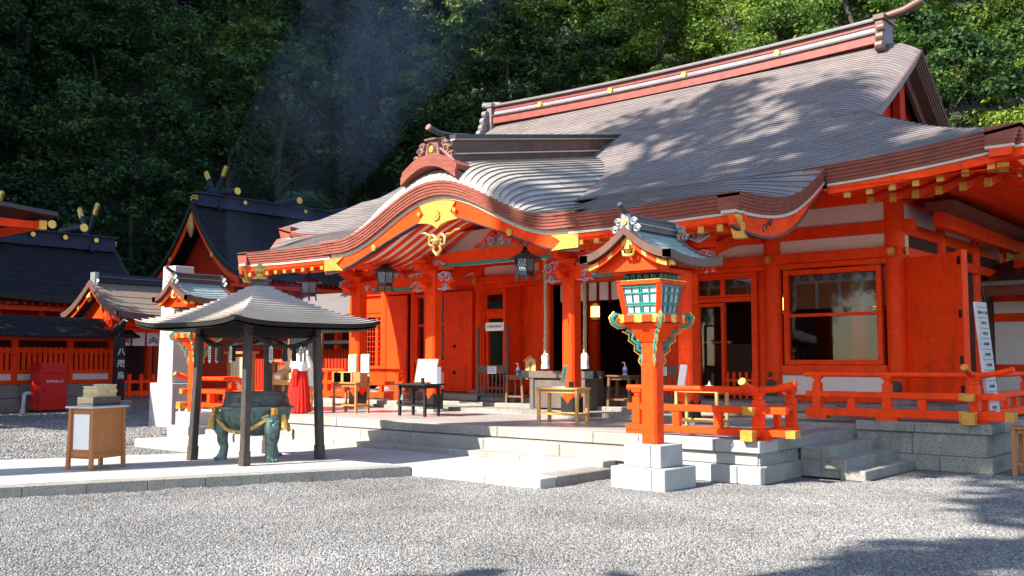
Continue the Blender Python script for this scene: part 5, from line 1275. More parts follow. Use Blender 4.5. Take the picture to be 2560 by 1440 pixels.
for a in (0.4, 2.0, 3.6, 5.2):
    MB().lathe([(0.035,-0.01),(0.035,0.004),(0.012,0.014)], 10).build('rim_boss', 'bronze_dark', ib, loc=(0.468*cos(a-1.6), 0.468*sin(a-1.6), 0.875), rot=(0, radians(80), a-1.6))
box('ash_bed', 'granite_grey', ib, -0.2, 0.2, -0.2, 0.2, 0.845, 0.862)
leg = MB().tube([(0.40,0,0.66),(0.50,0,0.60),(0.51,0,0.48),(0.47,0,0.38),(0.47,0,0.28),(0.44,0,0.18),(0.46,0,0.08),(0.49,0,0.0)], [0.07,0.115,0.12,0.085,0.075,0.06,0.065,0.085], 12)
for s in (-1, 1):
    leg.lathe([(0.005,-0.03),(0.03,0),(0.005,0.03)], 8, (0.60, s*0.05, 0.57)); leg.tube([(0.42,s*0.09,0.56),(0.5,s*0.13,0.62),(0.57,s*0.08,0.66)], [0.03,0.035,0.02], 6)
    leg.tube([(0.5,s*0.04,0.03),(0.57,s*0.06,0.015)], [0.035,0.025], 6)
leg.tube([(0.56,0,0.53),(0.63,0,0.51)], [0.06,0.04], 8).tube([(0.52,0,0.03),(0.585,0,0.015)], [0.035,0.025], 6)
leg = leg.mesh('lion_leg', 'bronze', smooth=True)
LEGA = [radians(a) for a in (230, 350, 110)]
for a in LEGA: place('lion_leg', leg, ib, rot=(0,0,a))
for i, (a0, a1) in enumerate(((230,350),(350,470),(470,590))):
    pts = []
    for j in range(17):
        t = j/16; a = radians(lerp(a0, a1, t)); sg_ = 0.24*sin(pi*t); rr = 0.57-0.06*sin(pi*t)-0.10*sin(pi*t)*(sg_/0.24)
        rr = max(rr, 0.50-0.4*max(0, sg_-0.16)); pts.append((rr*cos(a), rr*sin(a), 0.66-sg_))
    rp = twisted(pts, 0.026).build('gold_rope', 'rope_gold', ib)
    a = radians(a0)
    MB().tube([(0.62*cos(a+0.2),0.62*sin(a+0.2),0.66),(0.64*cos(a+0.22),0.64*sin(a+0.22),0.45)], [0.035,0.055], 8).build('tassel', 'rope_gold', rp)
    am = radians((a0+a1)/2)
    zz = [(0.53*cos(am)+0.02*(-1)**q, 0.53*sin(am), 0.42-0.035*q) for q in range(5)]; mb = MB()
    for p, q in zip(zz, zz[1:]): mb.beam(p, q, 0.004, 0.06, up=(1,0,0))
    mb.build('paper_streamer', 'paper', rp)
    box('rope_knob', 'gold_paint', ib, 0.58*cos(a)-0.04, 0.58*cos(a)+0.04, 0.58*sin(a)-0.04, 0.58*sin(a)+0.04, 0.66, 0.76, 0.01)
# ---------------------------------------------------------------- stand with stacked wooden bundles
cb = thing('wooden_cabinet', 'orange brown wooden stand cabinet with pale metal top on the stone path', 'cabinet', (-12.76, 6.44, 0.141), radians(-72))
for sx in (-1, 1):
    for sy in (-1, 1): MB().frus((sx*0.28, sy*0.20, 0), (0.05,0.05), (sx*0.265, sy*0.19, 0.80), (0.045,0.045)).build('leg', 'wood_orange', cb, bevel=0.004)
box('body', 'wood_orange', cb, -0.26, 0.26, -0.185, 0.185, 0.14, 0.80, 0.006)
box('side_frame', 'wood_orange', cb, 0.261, 0.276, -0.17, 0.17, 0.16, 0.23, 0.004)
box('paper_notice', 'paper', cb, 0.261, 0.266, -0.135, 0.135, 0.26, 0.72)
for z0, z1 in ((0.14,0.21),(0.74,0.80)): box('rail', 'wood_orange', cb, -0.24, 0.24, 0.186, 0.20, z0, z1, 0.004)
box('top', 'pvc', cb, -0.325, 0.325, -0.235, 0.235, 0.80, 0.825, 0.004)
tr = thing('wooden_tray', 'shallow pale wooden box tray standing on the cabinet', 'tray', (-12.77, 6.46, 0.967), radians(-72))
for a in ((-0.24,0.24,-0.15,0.15,0.02,0.035),): box('tray_base', 'wood_grey', tr, *a)
for nm, a in (('tray_side',(-0.24,0.24,-0.15,-0.135,0.0,0.12)),('tray_side',(-0.24,0.24,0.135,0.15,0.0,0.12)),('tray_end',(-0.24,-0.225,-0.135,0.135,0.0,0.12)),('tray_end',(0.225,0.24,-0.135,0.135,0.0,0.12))): box(nm, 'wood_grey' if 'side' in nm else 'wood_pale', tr, *a, bevel=0.003)
rr_ = random.Random(5)
for st, (sx, n) in enumerate(((-0.10, 11), (0.08, 10))):
    for i in range(n):
        b = MB().box(-0.085, 0.085, -0.125, 0.125, 0.0, 0.022).build('prayer_stick_bundle', 'wood_pale', None, bevel=0.002)
        R = Matrix.Rotation(radians(-72), 4, 'Z'); off = R @ Vector((sx+rr_.uniform(-.008,.008), rr_.uniform(-.01,.01), 0))
        b.location = (-12.77+off.x, 6.46+off.y, 0.967+0.036+0.0225*i); b.rotation_euler = (0,0,radians(-72)+rr_.uniform(-.06,.06))
        tag(b, 'flat pale wooden prayer stick bundle piled in the tray on the cabinet', 'wood bundle', 'prayer sticks piled on the cabinet')
# ---------------------------------------------------------------- furniture on the terrace
def table(name, label, x, y, z, w, d, h, m, leg=0.05, rz=0, shelf=0.10, top=0.03, apron=0.06, over=0.02, flare=0.0):
    t = thing(name, label, 'table', (x, y, z), rz)
    box('top', m, t, -w/2-over, w/2+over, -d/2-over, d/2+over, h-top, h, 0.004)
    for sx in (-1, 1):
        for sy in (-1, 1):
            MB().frus((sx*(w/2-leg/2+flare), sy*(d/2-leg/2), 0), (leg,leg), (sx*(w/2-leg/2), sy*(d/2-leg/2), h-top), (leg,leg)).build('leg', m, t, bevel=0.003)
    for sy in (-1, 1):
        box('apron', m, t, -w/2+leg, w/2-leg, sy*(d/2-leg*0.75)-0.01, sy*(d/2-leg*0.75)+0.01, h-top-apron, h-top, 0.002)
        if shelf: box('stretcher', m, t, -w/2+leg*0.8, w/2-leg*0.8, sy*(d/2-leg/2)-0.014, sy*(d/2-leg/2)+0.014, shelf, shelf+0.035, 0.002)
    for sx in (-1, 1):
        box('apron', m, t, sx*(w/2-leg*0.75)-0.01, sx*(w/2-leg*0.75)+0.01, -d/2+leg, d/2-leg, h-top-apron, h-top, 0.002)
        if shelf: box('stretcher', m, t, sx*(w/2-leg/2)-0.014, sx*(w/2-leg/2)+0.014, -d/2+leg*0.8, d/2-leg*0.8, shelf, shelf+0.035, 0.002)
    return t
ZT = 0.549
tb = table('writing_table', 'black lacquered table holding a white notice board under the porch', -13.18, 12.85, ZT, 0.72, 0.40, 0.60, 'black_wood', over=0.08, shelf=0.18)
for s in (-1, 1): MB().tube([(s*0.44,-0.24,0.595),(s*0.47,-0.24,0.60),(s*0.48,-0.24,0.63)], 0.018, 6).build('curled_end', 'black_wood', tb)
sg = thing('notice_board', 'slanted white paper notice board in wooden frame on the black table', 'notice board', (-13.12, 12.95, ZT+0.60), radians(8))
M_ = Matrix.Rotation(radians(-14), 3, 'X')
MB().cbox((0,0.05,0.235), (0.50,0.03,0.46), M_).build('board', 'wood_brown', sg); MB().cbox((0,0.031,0.237), (0.44,0.008,0.41), M_).build('sheet', 'paper', sg)
text('祈願お守り授与所', 0.054, 'ink', sg, (0, -0.012, 0.40), (radians(76), 0, 0), depth=0.001)
for i in range(4): text('参拝の皆様へ御案内', 0.038, 'ink', sg, (0, 0.012-0.018*0+0.0-0.0+(-0.012)*0+0.03*0+0.016*(-i)*0 + (0.325-0.05*i-0.237)*0.25+0.020, 0.325-0.05*i), (radians(76), 0, 0), depth=0.0008)
bk = thing('pillar_box', 'upright white box standing on the black table', 'box', (-12.80, 12.92, ZT+0.60)); box('box_body', 'paper', bk, -0.07,0.07,-0.06,0.06,0,0.30,0.004)
cp = thing('brush_pot', 'small dark brush pot on the black table', 'pot', (-12.93, 12.70, ZT+0.60)); MB().lathe([(0.035,0),(0.04,0.11),(0.034,0.11),(0.03,0.02)], 14).build('pot', 'iron', cp, smooth=True)
MB().tube([(-13.44,12.66,ZT+0.05),(-13.44,12.66,ZT+0.45)], 0.006, 6); bl = thing('hand_bell', 'small bronze bell hanging from the black table edge', 'bell', (-13.36, 12.60, ZT+0.30))
MB().lathe([(0.012,0.10),(0.03,0.09),(0.035,0.03),(0.045,0.0)], 12).tube([(0,0,0.10),(0,0,0.26)], 0.004, 5).build('bell', 'bronze', bl, smooth=True)
table('offering_table', 'honey coloured wooden table in front of the porch column', -9.86, 12.93, ZT, 0.84, 0.34, 0.58, 'wood_light', leg=0.05, shelf=0.13)
sl = thing('fortune_slip_stand', 'pale upright wooden plaque leaning on the honey coloured table', 'plaque', (-9.86, 12.97, ZT+0.58))
MB().cbox((0,0,0.185),(0.105,0.022,0.37), Matrix.Rotation(radians(-7),3,'X') @ Matrix.Rotation(radians(6),3,'Y')).build('plaque', 'wood_pale', sl); text('招福御神札', 0.058, 'green', sl, (0.01,-0.03,0.2), (radians(83),radians(6),0), vertical=True, depth=0.001, gap=0.9)
MB().box(-0.18,0.10,-0.12,0.06,0,0.02).build('plaque_foot', 'paper', sl)
p2 = thing('brush_pot', 'small dark jar beside the pale plaque', 'pot', (-9.70, 12.95, ZT+0.58)); MB().lathe([(0.04,0),(0.042,0.10),(0.036,0.10)], 12).build('pot', 'iron', p2, smooth=True)
lt = table('fortune_table', 'brown wooden table with display cases by the far porch column', -15.12, 12.85, ZT, 0.72, 0.36, 0.60, 'wood_orange', leg=0.045, shelf=0.13)
for i, (xx, lb, mm) in enumerate(((-15.42,'glazed wooden display case at the far end of the brown fortune table','wood_light'),(-15.12,'glazed wooden display case in the middle of the brown fortune table','wood_light'))):
    c_ = thing('display_case', lb, 'display case', (xx, 12.85, ZT+0.60))
    for sx in (-1,1):
        for sy in (-1,1): box('case_post', mm, c_, sx*0.13-0.012, sx*0.13+0.012, sy*0.10-0.012, sy*0.10+0.012, 0, 0.19)
    box('case_top', mm, c_, -0.145,0.145,-0.115,0.115,0.19,0.205); box('case_base', 'paper', c_, -0.115,0.115,-0.085,0.085,0.001,0.05); box('case_pane', 'window_glass', c_, -0.118,0.118,-0.10,-0.097,0.0,0.19)
c_ = thing('fortune_box', 'plain brown wooden fortune box at the near end of the brown table', 'box', (-14.86, 12.86, ZT+0.60)); box('box_body', 'wood_orange', c_, -0.11,0.11,-0.10,0.10,0,0.19,0.005); MB().tube([(0,0,0.19),(0,0,0.20)],0.02,10).build('box_hole','black',c_)
for xx, mm, lb, tx in ((-15.28,'paper_yellow','yellow patterned poster standing behind the display cases','招福'),(-14.90,'paper','white poster with yellow heading standing behind the fortune box','おみくじ')):
    q = thing('poster_stand', lb, 'poster', (xx, 13.02, ZT+0.60)); box('poster', mm, q, -0.115,0.115,-0.012,0.012,0.18,0.55); box('poster_frame', 'wood_light', q, -0.125,0.125,0.013,0.025,0.0,0.56)
    text(tx, 0.05, 'ink', q, (0,-0.014,0.49), (radians(90),0,0), depth=0.001)
# stools with sanitiser bottles, door screens, plaque, offertory chest
def sanitiser(x, y, z, label):
    b = thing('sanitiser_bottle', label, 'bottle', (x, y, z), group='sanitiser bottles')
    MB().lathe([(0.042,0),(0.045,0.01),(0.045,0.13),(0.02,0.165),(0.016,0.18)], 14).build('bottle_body', 'bottle', b, smooth=True)
    MB().lathe([(0.0455,0.03),(0.0455,0.10)], 14).build('bottle_label', 'bottle_label', b, smooth=True)
    MB().tube([(0,0,0.18),(0,0,0.235),(-0.03,0,0.24),(-0.065,0,0.232)], [0.012,0.008,0.012,0.007], 8).build('pump', 'paint_white', b, smooth=True)
Z1 = 0.70
table('stool_stand', 'brown wooden stool holding a sanitiser bottle left of the offertory chest', -13.05, 15.62, Z1, 0.44, 0.34, 0.58, 'wood_brown', leg=0.055, shelf=0.12, flare=0.03)
sanitiser(-13.08, 15.62, Z1+0.58, 'pump bottle of sanitiser on the stool left of the offertory chest')
table('stool_stand', 'brown wooden stool holding a sanitiser bottle right of the offertory chest', -10.46, 15.62, Z1, 0.50, 0.34, 0.60, 'wood_brown', leg=0.055, shelf=0.12, flare=0.03)
sanitiser(-10.42, 15.62, Z1+0.60, 'pump bottle of sanitiser on the stool right of the offertory chest')
def screen(x, y, label):
    s_ = thing('entrance_screen', label, 'screen', (x, y, 0.70))
    for a in (-0.42, 0.42): box('screen_post', 'wood_grey', s_, a-0.025, a+0.025, -0.025, 0.025, 0.0, 1.62, 0.004)
    for z in (0.12, 0.62, 1.58): box('screen_rail', 'wood_grey', s_, -0.395, 0.395, -0.02, 0.02, z, z+(0.16 if z == 0.62 else 0.04), 0.003)
    for i in range(7): box('screen_slat', 'wood_grey', s_, -0.33+0.11*i-0.012, -0.33+0.11*i+0.012, -0.01, 0.01, 0.16, 0.62)
    pl = box('screen_paper', 'paper', s_, -0.12, 0.13, -0.03, -0.022, 0.60, 0.76)
    for i in range(4): box('printed_line', 'ink_blue', pl, -0.10, 0.11, -0.0325, -0.0305, 0.63+0.035*i, 0.642+0.035*i)
    return s_
s1 = screen(-13.95, 15.80, 'grey wooden entrance screen with pinned papers before the left glazed doors')
box('screen_paper', 'paper', s1, -0.18, 0.34, -0.03, -0.022, 1.52, 1.70); text('土足厳禁 撮影禁止', 0.055, 'ink', s1, (0.08,-0.034,1.61), (radians(90),0,0), depth=0.001)
screen(-9.72, 15.80, 'grey wooden entrance screen with blue lined paper beside the right red pillar')
of = thing('offertory_chest', 'weathered grey wooden offertory chest with slatted top and bell ropes above', 'offertory chest', (-11.62, 15.35, ZT))
box('chest_body', 'wood_grey', of, -0.62,0.62,-0.28,0.28,0.10,0.66,0.01)
for s in (-1,1):
    box('chest_post', 'wood_grey', of, s*0.63-0.05,s*0.63+0.05,-0.31,0.31,0.0,0.68,0.008); box('chest_beam_end', 'iron', of, s*0.79-0.10,s*0.79+0.10,-0.335,-0.205,0.68,0.83,0.006)
for y0 in (-0.33, 0.21): box('chest_rail', 'wood_grey', of, -0.69,0.69,y0,y0+0.12,0.685,0.825,0.008)
for i in range(13): box('chest_slat', 'wood_grey', of, -0.60+0.1*i-0.025,-0.60+0.1*i+0.025,-0.205,0.205,0.70,0.74)
for s in (-1, 1): box('chest_foot', 'wood_grey', of, s*0.5-0.08, s*0.5+0.08, -0.30, 0.30, 0.0, 0.10)
for x, lb in ((-11.90,'braided straw bell rope hanging left of the porch column over the chest'),(-10.95,'braided straw bell rope hanging right of the porch column over the chest')):
    r_ = thing('bell_rope', lb, 'rope', (x, 15.05, 1.42)); twisted([(0,0,0.28),(0.01,0,1.0),(0,0,2.15)], 0.036, tw=6).build('rope', 'rope', r_)
    MB().lathe([(0.085,0.0),(0.088,0.03),(0.07,0.12),(0.085,0.22),(0.06,0.28),(0.04,0.30)], 14).build('rope_tassel', 'paper', r_, smooth=True)
    MB().lathe([(0.02,2.3),(0.07,2.26),(0.09,2.2),(0.07,2.14),(0.02,2.11)], 14).build('bell', 'gold', r_, smooth=True)
em = thing('wooden_plaque', 'house shaped wooden plaque with black writing on a post before the porch pillar', 'plaque', (-12.42, 15.25, ZT))
box('post', 'wood_brown', em, -0.03,0.03,0.0,0.05,0.0,0.9); MB().prism([(-0.13,0.66),(0.13,0.66),(0.13,1.02),(0,1.10),(-0.13,1.02)], 'y', -0.03, 0.0).build('plaque', 'wood_light', em)
MB().prism([(-0.17,1.0),(0,1.105),(0.17,1.0),(0.17,1.03),(0,1.14),(-0.17,1.03)], 'y', -0.05, 0.02).build('plaque_roof', 'wood_orange', em); text('開運絵馬', 0.065, 'ink', em, (0,-0.032,0.88), (radians(90),0,0), vertical=True, depth=0.001, gap=0.85); box('plaque_band', 'red_metal', em, -0.12,0.12,-0.034,-0.031,0.67,0.70)
rt_ = table('side_table', 'slim wooden table behind the terrace corner railing', -7.62, 13.55, ZT, 0.75, 0.36, 0.62, 'wood_light', leg=0.045, shelf=0.08)
q = thing('leaflet_holder', 'white and blue leaflet holder standing on the slim table', 'leaflet', (-7.95, 13.55, ZT+0.62)); MB().cbox((0,0,0.17),(0.12,0.03,0.34), Matrix.Rotation(radians(-8),3,'X') @ Matrix.Rotation(radians(5),3,'Y')).build('holder','paint_white',q); MB().cbox((0,-0.02,0.10),(0.08,0.006,0.15), Matrix.Rotation(radians(-8),3,'X')).build('leaflet','ink_blue',q)
q = thing('incense_dish', 'small white dish on the slim table', 'dish', (-7.45, 13.50, ZT+0.62)); MB().lathe([(0.03,0),(0.07,0.02),(0.065,0.022)],12).tube([(0,0,0.02),(0,0,0.09)],[0.03,0.004],8).build('dish','paint_white',q,smooth=True)
# gangway-like grey stone blocks at the feet of the columns
# ---------------------------------------------------------------- hanging iron lanterns
def hanging_lantern(x, y, z, label):
    t = thing('hanging_lantern', label, 'lantern', (x, y, z), radians(20), 'iron lanterns hanging along the porch'); t.scale = (1.18, 1.18, 1.18)
    n = 6
    def ring(r, zz): return [(r*cos(2*pi*i/n), r*sin(2*pi*i/n), zz) for i in range(n)]
    mb = MB(); vs = ring(0.13,0.04)+ring(0.14,0.10); mb.add(vs, [tuple(range(n))[::-1], tuple(range(n,2*n))]+[(i,(i+1)%n,n+(i+1)%n,n+i) for i in range(n)]); mb.build('base_ring', 'iron', t)
    for i in range(n):
        a = 2*pi*i/n; MB().tube([(0.135*cos(a),0.135*sin(a),0.07),(0.15*cos(a),0.15*sin(a),-0.04)],0.012,6).build('foot','iron',t)
        MB().tube([(0.14*cos(a),0.14*sin(a),0.10),(0.155*cos(a),0.155*sin(a),0.30)],0.010,6).build('rib','iron',t)
        b = 2*pi*(i+1)/n; p0 = Vector((0.142*cos(a),0.142*sin(a),0)); p1 = Vector((0.142*cos(b),0.142*sin(b),0)); mb = MB()
        for k_ in range(6):
            u = k_/5; q0 = p0.lerp(p1, u); mb.tube([q0+Vector((0,0,0.11)), p0.lerp(p1, min(1,u+0.45))+Vector((0,0,0.11+0.18*min(1,(1-u)/0.45)))],0.004,4); mb.tube([q0+Vector((0,0,0.11)), p0.lerp(p1, max(0,u-0.45))+Vector((0,0,0.11+0.18*min(1,u/0.45)))],0.004,4)
        mb.build('lattice','iron',t); MB().add([p0*0.96+Vector((0,0,0.11)),p1*0.96+Vector((0,0,0.11)),p1*0.99+Vector((0,0,0.29)),p0*0.99+Vector((0,0,0.29))],[(0,1,2,3)]).build('pane','frosted',t,fix=False)
    mb = MB(); vs = ring(0.27,0.295)+ring(0.24,0.315)+ring(0.10,0.38)+ring(0.045,0.43)
    mb.add(vs, [tuple(range(n))[::-1], tuple(range(3*n,4*n))]+[(k_*n+i,k_*n+(i+1)%n,(k_+1)*n+(i+1)%n,(k_+1)*n+i) for k_ in range(3) for i in range(n)]); mb.build('hood','iron',t)
    MB().lathe([(0.02,0.43),(0.05,0.45),(0.02,0.48)],10).tube([(0.055*cos(a*0.63),0,0.535+0.055*sin(a*0.63)) for a in range(11)],0.008,6).tube([(0,0,0.59),(0,0,0.9)],0.005,5).build('hook','iron',t,smooth=True)
hanging_lantern(-14.70, 13.35, 3.02, 'black iron hexagonal lantern hanging before the far middle porch column')
hanging_lantern(-11.02, 13.35, 3.04, 'black iron hexagonal lantern hanging beside the bell rope over the entrance')
hanging_lantern(-17.15, 13.35, 2.94, 'black iron hexagonal lantern hanging at the far end of the porch above the shelter roof')
# ---------------------------------------------------------------- shrine attendant
pm = thing('person', 'person in white robe and red hakama seen from behind, bending at the terrace', 'person', (-15.62, 11.95, ZT), radians(20)); pm.scale = (0.86, 0.86, 0.86)
def skin_mesh(verts, edges, name, m, sub=2):
    me = bpy.data.meshes.new(name); me.from_pydata([v[:3] for v in verts], edges, [])
    o = bpy.data.objects.new(name, me); COL.objects.link(o)
    mo = o.modifiers.new('skin', 'SKIN'); mo.use_smooth_shade = True
    for i, v in enumerate(verts): me.skin_vertices[0].data[i].radius = (v[3], v[3]); me.skin_vertices[0].data[i].use_root = (i == 0)
    s_ = o.modifiers.new('sub', 'SUBSURF'); s_.levels = sub; s_.render_levels = sub
    dg = bpy.context.evaluated_depsgraph_get(); out = bpy.data.meshes.new_from_object(o.evaluated_get(dg)); bpy.data.objects.remove(o, do_unlink=True)
    out.materials.clear(); out.materials.append(MATS[m]); return out
bv = [(0,0,0.86,0.12),(0,-0.02,1.02,0.115),(0,0.02,1.18,0.12),(0,0.08,1.30,0.10),(0,0.12,1.37,0.05),(0,0.145,1.43,0.055),(0,0.17,1.50,0.085),(0,0.18,1.56,0.06)]
be = [(i,i+1) for i in range(7)]
for s in (-1,1):
    b0 = len(bv); bv += [(s*0.16,0.06,1.29,0.055),(s*0.21,0.10,1.06,0.045),(s*0.19,0.28,0.95,0.035),(s*0.18,0.34,0.92,0.03)]; be += [(3,b0),(b0,b0+1),(b0+1,b0+2),(b0+2,b0+3)]
    for k_, (dx,dl) in enumerate(((-0.026,0.07),(-0.009,0.085),(0.009,0.08),(0.026,0.065))):
        c0 = len(bv); bv += [(s*0.18+dx,0.40,0.905,0.010),(s*0.18+dx,0.34+dl+0.05,0.87,0.008)]; be += [(b0+3,c0),(c0,c0+1)]
    c0 = len(bv); bv += [(s*0.18-s*0.045,0.37,0.90,0.011),(s*0.18-s*0.05,0.40,0.87,0.009)]; be += [(b0+3,c0),(c0,c0+1)]
    c0 = len(bv); bv += [(s*0.09,0,0.80,0.09),(s*0.10,0.03,0.45,0.065),(s*0.10,0.0,0.08,0.045),(s*0.10,0.13,0.03,0.035)]; be += [(0,c0),(c0,c0+1),(c0+1,c0+2),(c0+2,c0+3)]
place('body', skin_mesh(bv, be, 'body', 'skin'), pm)
def ring_loft(rings, name, m, pleat=0.0, n=40, parent=pm):
    mb = MB(); k_ = len(rings)
    for (cx_, cy_, z, rx, ry, pl) in rings:
        for i in range(n):
            a = 2*pi*i/n; f = 1+pl*(1 if i % 2 else -1); mb.v.append((cx_+rx*f*cos(a), cy_+ry*f*sin(a), z))
    for i in range(k_-1):
        for j in range(n): mb.f.append((i*n+j, i*n+(j+1)%n, (i+1)*n+(j+1)%n, (i+1)*n+j))
    mb.f += [tuple(range(n))[::-1], tuple((k_-1)*n+j for j in range(n))]
    return mb.build(name, m, parent, smooth=True)
ring_loft([(0,-0.02,0.03,0.30,0.24,0.05),(0,-0.01,0.4,0.26,0.20,0.045),(0,0,0.75,0.205,0.165,0.03),(0,0,0.95,0.165,0.14,0.015),(0,0,1.0,0.16,0.135,0.0)], 'hakama', 'hakama_red')
ring_loft([(0,0,0.96,0.165,0.14,0),(0,0,1.08,0.175,0.145,0.004),(0,0.02,1.20,0.19,0.145,0.004),(0,0.06,1.30,0.185,0.125,0),(0,0.10,1.37,0.09,0.075,0)], 'robe', 'cloth_white')
for s in (-1,1):
    mb = MB().tube([(s*0.15,0.06,1.29),(s*0.215,0.09,1.08),(s*0.20,0.24,0.98)], [0.075,0.085,0.09], 12); mb.add([(s*0.20,0.05,1.05),(s*0.21,0.28,0.98),(s*0.215,0.26,0.60),(s*0.21,0.06,0.62),(s*0.235,0.05,1.05),(s*0.24,0.28,0.98),(s*0.235,0.26,0.60),(s*0.235,0.06,0.62)], [(0,1,2,3),(7,6,5,4),(0,4,5,1),(1,5,6,2),(2,6,7,3),(3,7,4,0)]); mb.build('sleeve', 'cloth_white', pm, smooth=True)
MB().box(-0.07,0.07,-0.185,-0.15,0.86,1.02).box(-0.06,-0.01,-0.20,-0.17,0.58,0.90).box(0.01,0.06,-0.20,-0.17,0.62,0.90).build('waist_bow', 'hakama_red', pm, bevel=0.01)
hm = MB().lathe([(0.01,0.10),(0.06,0.085),(0.09,0.03),(0.095,-0.03),(0.07,-0.08),(0.03,-0.10)], 16, (0,0.155,1.52)); hm.tube([(0,0.08,1.50),(0,0.03,1.40),(0,-0.03,1.25),(0,-0.07,1.08)], [0.06,0.04,0.035,0.02], 10); hm.build('hair', 'hair', pm, smooth=True)
for s in (-1,1):
    MB().tube([(s*0.1,-0.03,0.04),(s*0.1,0.10,0.03)], [0.045,0.04], 8).build('sock', 'cloth_white', pm, smooth=True); box('sandal', 'wood_pale', pm, s*0.1-0.05,s*0.1+0.05,-0.09,0.16,0.0,0.02,0.006)
# ---------------------------------------------------------------- far side of the courtyard: stone pillar, crow post, red box, fence
pl = thing('stone_pillar', 'tall pale granite inscribed pillar on a square plinth beside the far lantern', 'monument', (-21.45, 12.75, 0))
MB().frus((0,0,0),(1.02,0.80),(0,0,1.05),(1.0,0.78)).build('plinth', 'granite_pale', pl, bevel=0.015); MB().frus((0,0,1.05),(0.66,0.60),(0,0,3.86),(0.55,0.50)).build('shaft', 'granite_pale', pl, bevel=0.01)
cp = thing('crow_post', 'black square post lettered in white with a bronze crow perched on top', 'post', (-28.2, 14.85, 0))
box('post', 'black_wood', cp, -0.13,0.13,-0.13,0.13,0.0,2.30,0.01); box('post_base', 'granite_grey', cp, -0.3,0.3,-0.3,0.3,0.0,0.4,0.02)
for i, ch in enumerate('八咫烏'): text(ch, 0.24, 'paint_white', cp, (0.133,0,1.85-0.36*i), (radians(90),0,radians(90)), depth=0.003)
cw = MB().tube([(0.10,-0.30,2.46),(0.06,-0.15,2.50),(0.0,0.05,2.62),(-0.02,0.20,2.74),(-0.02,0.27,2.80),(-0.02,0.33,2.80)], [0.03,0.08,0.13,0.09,0.075,0.05], 12).tube([(-0.02,0.34,2.80),(-0.02,0.46,2.77)], [0.03,0.006], 6)
for s in (-1,1): cw.tube([(s*0.10,0.12,2.68),(s*0.13,-0.1,2.56),(s*0.08,-0.42,2.42)], [0.05,0.05,0.015], 8); cw.tube([(s*0.05,0.03,2.52),(s*0.05,0.03,2.30)], 0.015, 5)
cw.tube([(0,0.0,2.52),(0,-0.02,2.30)], 0.015, 5); cw.v = [(v[1]*0.9, -v[0], v[2]) for v in cw.v]; cw.build('crow', 'black', cp, smooth=True)
rb = thing('red_cabinet', 'glossy red metal cabinet with white lettering in front of the slatted fence', 'cabinet', (-30.75, 13.92, 0))
box('cabinet_body', 'red_metal', rb, -0.35,0.35,-0.42,0.42,0.06,1.52,0.02); box('cabinet_door', 'red_metal', rb, 0.352,0.37,-0.39,0.39,0.10,1.18,0.006); box('cabinet_flap', 'red_metal', rb, 0.352,0.38,-0.39,0.39,1.21,1.45,0.01); box('cabinet_plinth', 'black', rb, -0.33,0.33,-0.4,0.4,0.0,0.06)
text('古神札納入口', 0.09, 'paint_white', rb, (0.374,0.02,0.95), (radians(90),0,radians(90)), depth=0.002); MB().tube([(0.37,-0.32,0.7),(0.40,-0.32,0.7)],0.03,8).build('handle','black',rb)
pp = thing('drain_pipe', 'pale plastic drain pipe elbow beside the red cabinet', 'pipe', (-30.6, 13.15, 0)); MB().tube([(0,0.15,0.60),(0,0.05,0.60),(0,-0.02,0.57),(0,-0.03,0.50),(0,-0.06,0.0)], 0.055, 10).build('pipe', 'pvc', pp, smooth=True); MB().lathe([(0.075,0.0),(0.075,0.12)],10,(0,-0.06,0.0)).build('pipe_collar','pvc',pp)
wl_ = thing('fence_wall', 'dark rough stone retaining wall under the red slatted fence', 'wall', (-31.7, 14.6, 0))
rw = random.Random(8)
for i in range(2):
    a = -2.6
    while a < 1.9:
        l = rw.uniform(0.6,1.1); box('stone', 'granite_grey', wl_, -0.3, 0.30+rw.uniform(0,0.04), a, a+l-0.012, 0.43*i, 0.43*(i+1)-0.01, 0.02); a += l
fn = thing('slatted_fence', 'vermilion slatted shrine fence with dark shingled roof on a stone wall', 'fence', (-31.6, 14.6, 0.86))
for a in (-2.4,-1.4,0.35,1.75): box('fence_post', 'vermilion', fn, -0.09,0.09,a-0.08,a+0.08,0.0,1.42,0.006)
box('fence_rail', 'vermilion', fn, -0.08,0.08,-2.5,1.85,0.0,0.12); box('fence_rail', 'vermilion', fn, -0.06,0.06,-2.5,1.85,0.32,0.44); box('fence_rail', 'vermilion', fn, -0.075,0.075,-2.5,1.85,0.98,1.12); box('fence_rail', 'vermilion', fn, -0.08,0.08,-2.5,1.85,1.38,1.48)
box('plaster_panel', 'plaster', fn, -0.02,0.02,-2.4,1.75,0.12,0.32)
sl_ = MB().box(-0.03,0.03,-0.055,0.055,0.44,1.16).mesh('fence_slat','vermilion')
for i in range(25): place('fence_slat', sl_, fn, loc=(0.02,-2.3+0.168*i,0))
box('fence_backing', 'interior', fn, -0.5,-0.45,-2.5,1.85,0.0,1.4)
e = bpy.data.objects.new('fence_roof', None); bpy.data.objects.remove(e)
gable_roof(fn, 1.25, -3.2, 2.1, 1.46, 2.15, 'bark_roof', 'bark_roof', thick=0.07, nl=10, sag=0.3, up=0.05); 
for i in range(16): box('rafter', 'vermilion', fn, 0.2,0.95,-2.45+0.28*i-0.04,-2.45+0.28*i+0.04,1.42,1.50)
